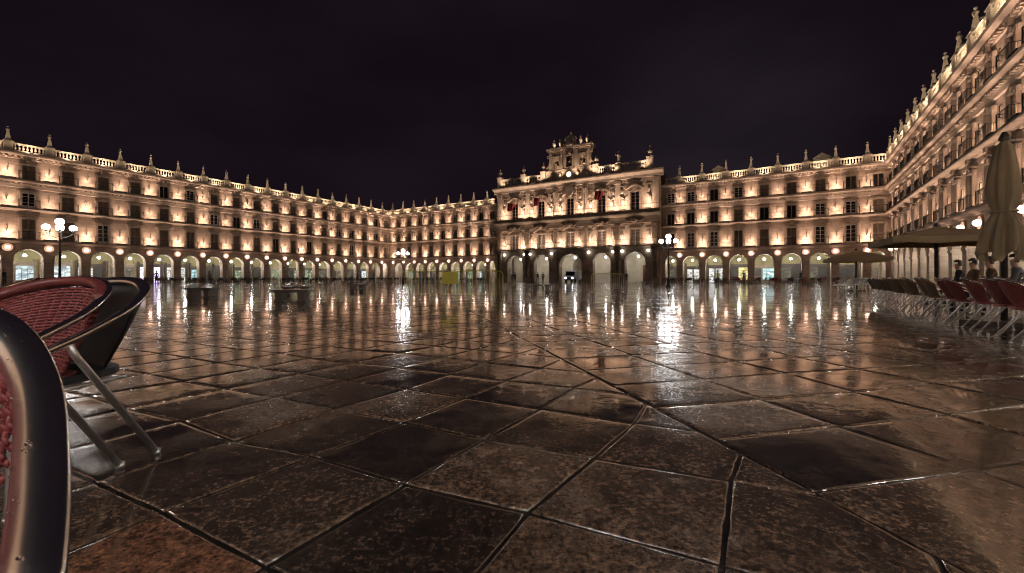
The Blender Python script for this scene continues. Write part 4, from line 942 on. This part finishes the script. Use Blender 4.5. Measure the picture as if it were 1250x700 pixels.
def drops(chair, i_range, n, parent, seed):
    rd = random.Random(seed); b = MB()
    for _ in range(n):
        i = rd.randrange(*i_range); p = LOOP[i].lerp(LOOP[i + 1], rd.random()); t = (LOOP[i + 1] - LOOP[i]).normalized(); sd = t.cross(Vector((0, 0, 1))).normalized(); up = sd.cross(t)
        g = rd.uniform(-.3, math.pi + .3); q = p + sd * (.022 * math.cos(g)) + up * (.0165 * math.sin(g)); rr = rd.uniform(.0007, .0028)
        b.ball(q.x, q.y, q.z, rr, 7, 4, .8)
    o = b.build('water_drops', M['drop'], parent, True); o['kind'] = 'stuff'
drops(CA, (4, len(LOOP) - 5), 170, CA, 1); drops(CB, (4, len(LOOP) - 5), 90, CB, 2)
# brown and silver versions share the wicker chair's shapes
def recolour(d, table):
    o = {}
    for k, me in d.items():
        if me.materials[0].name in table:
            c = me.copy(); c.materials[0] = table[me.materials[0].name]; o[me.name] = c
    return o
SW_BROWN = recolour(DB, {M['red'].name: M['brown'], M['redpvc'].name: M['brown']})
SW_SILVER = recolour(DB, {M['red'].name: M['alu'], M['redpvc'].name: M['alu']})

# terrace along the right wing: two rows of chairs with tables between
wd = Vector((.5505, .8348)); wn_ = Vector((.8348, -.5505))       # along the row (away from the camera), towards the right wing
row0 = Vector((6.72, 5.52)) + wn_ * .18
FACE = math.atan2(wn_.y, wn_.x)
rr = random.Random(4)
TB0 = None
def table(loc, label):
    global TB0
    if TB0 is None:
        TB0 = thing('bistro_table', label, 'table', loc, 0, 'tables on the right terrace')
        MB().lathe(0, 0, [(.35, .70), (.36, .71), (.36, .725), (.34, .73)], 24).build('tabletop', M['alu'], TB0)
        MB().lathe(0, 0, [(.03, .02), (.028, .70)], 10).build('pedestal', M['alu'], TB0, True)
        for k in range(4):
            a = k * math.pi / 2 + .78; MB().tube([(0, 0, .10), (.18 * math.cos(a), .18 * math.sin(a), .05), (.27 * math.cos(a), .27 * math.sin(a), .015)], .016, 7).build('foot', M['alu'], TB0, True)
        note(TB0)
    else: dup(TB0, loc, rr.uniform(0, 1), label)
G_R = 'terrace chairs along the right wing'
k = 0
for i in range(-1, 16):
    p = row0 + wd * (i * .80 + rr.uniform(-.05, .05)) + wn_ * rr.uniform(-.06, .06)
    red = i < 5
    nm = 'burgundy' if red else 'brown'
    n = i + 1 if red else i - 5
    lab = ('burgundy wicker armchair, %s from the near end of the front row at right' % ORD[n]) if red else ('brown wicker armchair, %s beyond the burgundy ones in the right front row' % ORD[n])
    dup(CB, (p.x, p.y, 0), FACE + rr.uniform(-.12, .12), lab, swap=None if red else SW_BROWN)
for c in [o for o in C.objects if o.get('category') == 'chair' and o.location.x > 3]: c['group'] = G_R
for i in range(-1, 15):
    if i in (3, 8): continue
    p = row0 + wn_ * 1.75 + wd * (i * .80 + rr.uniform(-.08, .08))
    red = i < 4
    o = dup(CB, (p.x, p.y, 0), FACE + math.pi + rr.uniform(-.2, .2), '%s wicker armchair facing the plaza, %s along the back row on the right' % ('burgundy' if red else 'brown', ORD[i + 1]), swap=None if red else SW_BROWN)
    o['group'] = 'back row chairs along the right wing'
for i in range(8):
    p = row0 + wn_ * .88 + wd * (i * 1.5 - .3); table((p.x, p.y, 0), 'round metal table between the chair rows on the right, %s from the near end' % ORD[i])
for i in range(9):
    Y = 23.5 + 1.1 * i; u = 1024 + (i % 3) * 17 + 2 * i; p = at(u, Y=Y)
    o = dup(CB, (p.x, p.y, 0), rr.uniform(2.2, 3.6), 'silver terrace chair, %s from the camera under the far parasol' % ORD[i], swap=SW_SILVER)
    o['group'] = 'silver chairs under the far parasol'

# ------------------------------------------------------------------ parasols
def open_parasol(u, Y, size, ze, za, rz, label, m='canvas'):
    p = at(u, Y=Y); r = thing('parasol', label, 'parasol', (p.x, p.y, 0), rz, 'parasols on the right terrace'); h = size / 2
    c = MB(); n = 8; rows = []
    for q in range(7):
        t = q / 6; z = za + (ze - za) * (t ** .9); row = []
        for sgn in range(4):
            a0 = [(-h, -h), (h, -h), (h, h), (-h, h)][sgn]; a1 = [(h, -h), (h, h), (-h, h), (-h, -h)][sgn]
            for k in range(n):
                x = a0[0] + (a1[0] - a0[0]) * k / n; y = a0[1] + (a1[1] - a0[1]) * k / n
                sag = -.10 * math.sin(math.pi * k / n) * t * (1 - t * .4); row.append((x * max(t, .02), y * max(t, .02), z + sag * .6))
        row.append(row[0]); rows.append(row)
    rows.append([(x * 1.005, y * 1.005, z - .20 - .025 * math.sin(i * 1.9)) for i, (x, y, z) in enumerate(rows[-1])])
    c.grid(rows); c.grid([[(x * .992, y * .992, z - .012) for x, y, z in row] for row in rows]); c.build('canopy', M[m], r, False)
    MB().lathe(0, 0, [(.05, .08), (.05, za - .02), (.09, za + .02), (.05, za + .10)], 12).build('pole', M['seatdark'], r, True)
    MB().box(-.40, .40, -.40, .40, 0, .10).build('base', M['granite'], r)
    rb = MB()
    for sx, sy in ((-1, -1), (1, -1), (1, 1), (-1, 1), (0, -1), (0, 1), (1, 0), (-1, 0)): rb.tube([(0, 0, za - .06), (sx * h * .97, sy * h * .97, ze - .04)], .014, 6)
    rb.build('ribs', M['seatdark'], r)
open_parasol(1143, 13.6, 2.85, 2.14, 2.50, A_RIGHT + .1, 'large open olive parasol over the brown chairs on the right')
open_parasol(1045, 26.0, 3.0, 2.05, 2.55, A_NORTH, 'smaller looking open olive parasol over the silver chairs at the right corner')
def closed_parasol(u, Y, label):
    p = at(u, Y=Y); r = thing('parasol', label, 'parasol', (p.x, p.y, 0), .4, 'parasols on the right terrace')
    c = MB(); seg = 40; prof = [(.05, 3.22), (.12, 3.14), (.17, 2.9), (.21, 2.6), (.23, 2.35), (.19, 2.12), (.13, 2.0), (.16, 1.9), (.24, 1.72), (.29, 1.5), (.31, 1.33), (.27, 1.22)]; rows = []
    for j, (q, z) in enumerate(prof):
        t = j / (len(prof) - 1); amp = .05 + .34 * t if j != 6 else .10
        row = []
        for k in range(seg + 1):
            a = 2 * math.pi * (k % seg) / seg; rad = q * .86 * (1 + amp * math.cos(8 * a + .6 * t) + .10 * math.sin(3 * a + z)); row.append((rad * math.cos(a), rad * math.sin(a), z + .10 * t * math.sin(5 * a + 1)))
        rows.append(row)
    c.grid(rows); c.build('canopy', M['canvas2'], r, True)
    MB().tube([(.15 * math.cos(2 * math.pi * k / 20), .15 * math.sin(2 * math.pi * k / 20), 2.0) for k in range(20)], .022, 6, closed=True).build('strap', M['canvas'], r)
    MB().lathe(0, 0, [(.045, .08), (.045, 3.22), (.08, 3.26), (.03, 3.38)], 12).build('pole', M['seatdark'], r, True)
    MB().box(-.42, .42, -.42, .42, 0, .10).build('base', M['granite'], r)
closed_parasol(1226, 7.3, 'tall closed beige parasol tied round its pole at the right edge')

# ------------------------------------------------------------------ far terraces: small chairs and tables in front of the arcades
def far_chair_mesh(m):
    b = MB().box(-.22, .22, -.22, .22, .42, .47)
    b.grid([[(-.22 - .06 * q - .04 * math.cos(a), .24 * math.sin(a), .46 + .38 * q) for a in (-1.4, -.7, 0, .7, 1.4)] for q in (0, .5, 1)])
    for sx, sy in ((-1, -1), (1, -1), (1, 1), (-1, 1)): b.tube([(sx * .18, sy * .2, .42), (sx * .24 - .03, sy * .22, 0)], .016, 5)
    b.tube([(.2, .25, .45), (.18, .27, .66), (-.2, .25, .72)], .016, 5).tube([(.2, -.25, .45), (.18, -.27, .66), (-.2, -.25, .72)], .016, 5); return b.mesh('terrace_chair', m)
FCH = [far_chair_mesh(M['seatdark']), far_chair_mesh(M['red']), far_chair_mesh(M['brown'])]
ftab = MB().lathe(0, 0, [(.34, .71), (.36, .72), (.35, .74)], 16).lathe(0, 0, [(.03, .03), (.03, .71)], 8).lathe(0, 0, [(.24, 0), (.2, .03)], 12).mesh('terrace_table', M['alu'])
r2 = random.Random(21)
def far_terrace(org, ang, x0, x1, step, y0, y1, where, mats):
    x = x0
    while x < x1:
        for y in (y0, y1):
            if r2.random() < .06: continue
            c = plan(org, ang, x + r2.uniform(-.3, .3), y + r2.uniform(-.3, .3))
            tag(put('terrace_table', ftab, None, (c.x, c.y, 0)), 'small round cafe table standing before %s' % where, 'table', 'cafe tables before ' + where)
            a0 = r2.uniform(0, 6.28)
            for k in range(r2.choice((3, 4, 4))):
                a = a0 + k * math.pi / 2 + r2.uniform(-.25, .25)
                o = put('terrace_chair', FCH[r2.choice(mats)], None, (c.x + .62 * math.cos(a), c.y + .62 * math.sin(a), 0), (0, 0, a + math.pi))
                tag(o, 'dark cafe chair set round a table before %s' % where, 'chair', 'cafe chairs before ' + where)
        x += step
far_terrace(O_LEFT, A_LEFT, 12, 63, 2.1, -1.2, -3.0, 'the long left arcade', (0, 0, 2))
far_terrace(N0, A_NORTH, 3, 27, 2.6, -1.3, -2.9, 'the arcade left of the town hall', (0, 0, 2))
far_terrace(N0, A_NORTH, 61, 82, 2.2, -1.3, -2.9, 'the arcade right of the town hall', (0, 1, 2))

# ------------------------------------------------------------------ van in the middle arch of the town hall
def make_van():
    p = hall_pt(.35, .2); r = thing('van', 'grey van with lit headlights parked in the middle arch of the town hall', 'van', p, A_NORTH)
    b = MB().prism_x([(-1.55, .35), (2.2, .35), (2.2, 1.95), (-.45, 1.98), (-.75, 1.90), (-1.15, 1.15), (-1.55, 1.05)], -.88, .88); b.build('body', M['van'], r)
    MB().prism_x([(-.80, 1.83), (-1.13, 1.2), (-1.155, 1.2), (-.825, 1.84)], -.76, .76).build('windscreen', M['glass'], r)
    for x in (-.62, .62): MB().ball(x, -1.55, .78, .11, 12, 6).build('headlight', M['headlight'], r, True)
    MB().box(-.45, .45, -1.58, -1.55, .62, .88).build('grille', M['rubber'], r); MB().box(-.86, .86, -1.64, -1.55, .36, .55).build('bumper', M['rubber'], r)
    for x in (-.80, .80):
        for y in (-.9, 1.5): MB().tube([(x - .1, y, .33), (x + .1, y, .33)], .33, 16).build('wheel', M['rubber'], r)
make_van()

# ------------------------------------------------------------------ red cloths hung on the town hall front
for x, z, w_, nm in ((-12.1, 13.1, 1.5, 'left'), (-6.6, 13.6, 1.1, 'second left'), (4.6, 13.6, 1.5, 'right')):
    rows = []
    for q in range(7):
        t = q / 6; rows.append([(x + w_ * (u / 10) * (1 - .35 * t), -.55 - .14 * math.sin(u * 1.7 + t * 2), z + 1.4 - 1.5 * t - .25 * (u / 10) * (1 - t)) for u in range(11)])
    b = MB().grid(rows).grid([[(a, y - .02, c) for a, y, c in row] for row in rows])
    o = thing('flag', 'red cloth flag hanging over the %s upper window of the town hall' % nm, 'flag', (PH.x, PH.y, 0), A_NORTH, 'red flags on the town hall')
    b.build('cloth', M['redcloth'], o); MB().tube([(x - .1, .0, z + .2), (x - .05, -.55, z + 1.5)], .03, 6).build('pole', M['iron'], o)

# ------------------------------------------------------------------ people
dg = bpy.context.evaluated_depsgraph_get
def skin_body(joints, edges, radii, colour_rule, mats, root=0):
    me = bpy.data.meshes.new('tmp'); me.from_pydata(joints, edges, []); o = bpy.data.objects.new('tmp', me); C.objects.link(o)
    sk = o.modifiers.new('s', 'SKIN'); sk.use_smooth_shade = True
    for v, r in zip(me.skin_vertices[0].data, radii): v.radius = r if isinstance(r, tuple) else (r, r)
    for i, v in enumerate(me.skin_vertices[0].data): v.use_root = (i == root)
    ss = o.modifiers.new('u', 'SUBSURF'); ss.levels = 1; ss.render_levels = 1
    bpy.context.view_layer.update()
    nm = bpy.data.meshes.new_from_object(o.evaluated_get(bpy.context.evaluated_depsgraph_get()))
    bpy.data.objects.remove(o); nm.materials.clear()
    for m in mats: nm.materials.append(m)
    for p in nm.polygons: p.material_index = colour_rule(p.center); p.use_smooth = True
    return nm
def hand_pts(J, E, Rd, wrist, d, side):         # palm and five short fingers growing from a wrist joint
    d = Vector(d).normalized(); side = Vector(side).normalized(); w = Vector(J[wrist])
    palm = len(J); J.append(tuple(w + d * .07)); Rd.append((.034, .018)); E.append((wrist, palm))
    for k, (o, l) in enumerate(((-.030, .065), (-.010, .08), (.010, .075), (.030, .058))):
        a = len(J); J.append(tuple(w + d * .105 + side * o)); Rd.append(.010); E.append((palm, a))
        b = len(J); J.append(tuple(w + d * (.105 + l) + side * o * 1.1 + Vector((0, 0, -.01)))); Rd.append(.008); E.append((a, b))
    a = len(J); J.append(tuple(w + d * .07 - side * .055)); Rd.append(.011); E.append((palm, a))
HEAD = [(.045, 0), (.075, .03), (.085, .08), (.092, .13), (.088, .18), (.06, .22), (.02, .24)]
def standing_meshes(walk):
    s = .16 if walk else .03
    J = [(0, 0, .95), (0, 0, 1.12), (0, 0, 1.30), (0, 0, 1.43), (0, 0, 1.52), (.01, 0, 1.60), (.02, 0, 1.72)]
    Rd = [(.17, .12), (.15, .11), (.18, .12), (.13, .09), .055, (.08, .075), (.075, .08)]
    E = [(0, 1), (1, 2), (2, 3), (3, 4), (4, 5), (5, 6)]
    for sy in (-1, 1):
        n = len(J); J += [(0, sy * .10, .88), (sy * s * .6 + .02, sy * .11, .50), (sy * s - .02, sy * .11, .10), (sy * s + .12, sy * .12, .035)]; Rd += [.095, .065, .045, (.045, .035)]; E += [(0, n), (n, n + 1), (n + 1, n + 2), (n + 2, n + 3)]
        n = len(J); J += [(0, sy * .19, 1.40), (-sy * s * .3 - .03, sy * .25, 1.13), (-sy * s * .5 + .06, sy * .24, .90)]; Rd += [.062, .048, .036]; E += [(3, n), (n, n + 1), (n + 1, n + 2)]
        hand_pts(J, E, Rd, n + 2, (.25, 0, -1), (1, 0, 0))
    def rule(c):
        if c.z > 1.50: return 0
        if c.z < .09: return 3
        if abs(c.y) > .19 and c.z < .92: return 0
        return 1 if c.z > .80 else 2
    return J, E, Rd, rule
def seated_meshes():
    J = [(0, 0, .55), (-.03, 0, .72), (-.04, 0, .90), (-.02, 0, 1.02), (0, 0, 1.10), (.02, 0, 1.18), (.03, 0, 1.30)]
    Rd = [(.17, .13), (.15, .12), (.18, .12), (.13, .09), .055, (.08, .075), (.075, .08)]
    E = [(0, 1), (1, 2), (2, 3), (3, 4), (4, 5), (5, 6)]
    for sy in (-1, 1):
        n = len(J); J += [(.06, sy * .10, .53), (.44, sy * .12, .52), (.42, sy * .12, .10), (.55, sy * .12, .035)]; Rd += [.095, .068, .045, (.045, .035)]; E += [(0, n), (n, n + 1), (n + 1, n + 2), (n + 2, n + 3)]
        n = len(J); J += [(-.02, sy * .19, 1.0), (.04, sy * .25, .74), (.28, sy * .16, .66)]; Rd += [.062, .048, .036]; E += [(3, n), (n, n + 1), (n + 1, n + 2)]
        hand_pts(J, E, Rd, n + 2, (1, 0, -.2), (0, 1, 0))
    def rule(c):
        if c.z > 1.09: return 0
        if c.z < .09: return 3
        if c.x > .29 and c.z > .60: return 0
        return 1 if c.z > .62 and c.x < .32 else 2
    return J, E, Rd, rule
def head_mesh():
    b = MB(); b.ball(0, 0, 0, .092, 14, 10, 1.28)
    v = []
    for x, y, z in b.v:
        if x > .03: x += .006 * max(0, 1 - abs(y) / .06)
        if abs(y) < .018 and -.045 < z < .015 and x > .06: x += .022
        v.append((x, y * .86, z))
    b.v = v
    for sy in (-1, 1): b.ball(0, sy * .082, -.005, .022, 6, 4, 1.4)
    return b
hair_mb = MB(); hair_mb.ball(-.012, 0, .018, .100, 14, 10, 1.22); 
keep = [f for f in hair_mb.f if (lambda c: c[2] > .045 or c[0] < -.02)([sum(hair_mb.v[i][k] for i in f) / len(f) for k in range(3)])]
hair_mb.f = keep
HAIR = hair_mb.mesh('hair', M['hair'], True)
PM = {}
def person(loc, rz, pose, coat, legs, label):
    key = (pose, coat, legs)
    if key not in PM:
        J, E, Rd, rule = seated_meshes() if pose == 'sit' else standing_meshes(pose == 'walk')
        PM[key] = skin_body(J, E, Rd, rule, [M['skin'], M[coat], M[legs], M['shoe']])
    o = put('person', PM[key], None, loc, (0, 0, rz)); tag(o, label, 'person')
    hz_ = (0.03, 0, 1.27) if pose == 'sit' else (.02, 0, 1.665)
    put('hair', HAIR, o, (hz_[0], hz_[1], hz_[2] + .01))
    return o
def P3(v): return (v.x, v.y, 0)
person(P3(at(876, Y=54)), 1.0, 'walk', 'coat_olive', 'trouser', 'person in a yellow green jacket walking before the right arcade')
person(P3(hall_pt(-5.9, -.6)), -1.2, 'stand', 'coat_dark', 'trouser', 'person in a dark coat, left of a pair in a town hall arch')
person(P3(hall_pt(-4.9, -.5)), -2.0, 'stand', 'coat_dark', 'trouser', 'person in a dark coat, right of a pair in a town hall arch')
person(P3(hall_pt(-11.6, .2)), -1.5, 'stand', 'coat_brown', 'trouser', 'person in a brown coat in the leftmost arch of the town hall')
person(P3(hall_pt(-10.2, -1.2)), 2.0, 'walk', 'coat_dark', 'trouser', 'person in dark clothes walking past the leftmost arch of the town hall')
person(P3(hall_pt(9.6, .0)), -1.0, 'stand', 'coat_dark', 'trouser', 'person in a dark coat in the rightmost arch of the town hall')
person(P3(plan(O_LEFT, A_LEFT, LEN_LEFT - 43, -.9)), 2.0, 'stand', 'coat_dark', 'trouser', 'person in a dark coat standing before the violet lit shop')
person(P3(plan(O_LEFT, A_LEFT, LEN_LEFT - 36.5, -.9)), 1.0, 'walk', 'coat_grey', 'trouser', 'person in grey walking along the left arcade past a pale shop front')
person(P3(plan(O_LEFT, A_LEFT, LEN_LEFT - 9.6, -1.0)), -1.0, 'walk', 'coat_dark', 'trouser', 'person in dark clothes near the far end of the left arcade')
person(P3(plan(O_LEFT, A_LEFT, LEN_LEFT - 56.5, -1.2)), .4, 'stand', 'coat_dark', 'trouser', 'person in a dark coat before the left arcade near the left edge')
person(P3(plan(N0, A_NORTH, 70.5, -.8)), -2.2, 'stand', 'coat_blue', 'trouser', 'person in blue standing before the right arcade')
person(P3(plan(N0, A_NORTH, 77.0, -1.0)), -1.0, 'walk', 'coat_dark', 'trouser', 'person in dark clothes walking before the right arcade near the far parasol')
for i, (t_, coat, d, lab) in enumerate(((4.0, 'coat_dark', 'plaza', 'in a dark coat, nearest of the people'), (6.6, 'coat_grey', 'plaza', 'in a grey coat, second of the people'), (8.1, 'coat_brown', 'plaza', 'in a brown coat, third of the people'),
                                    (9.3, 'coat_brown', 'plaza', 'in a brown coat, fourth of the people'), (10.6, 'coat_dark', 'plaza', 'in a dark coat, farthest of the people'))):
    q = row0 + wn_ * 1.75 + wd * t_
    person((q.x, q.y, 0), FACE + math.pi + rr.uniform(-.3, .3), 'sit', coat, 'trouser', 'person %s sitting on the right terrace' % lab)
for name in ('tmp',):
    for me in [m_ for m_ in bpy.data.meshes if m_.users == 0]: bpy.data.meshes.remove(me)
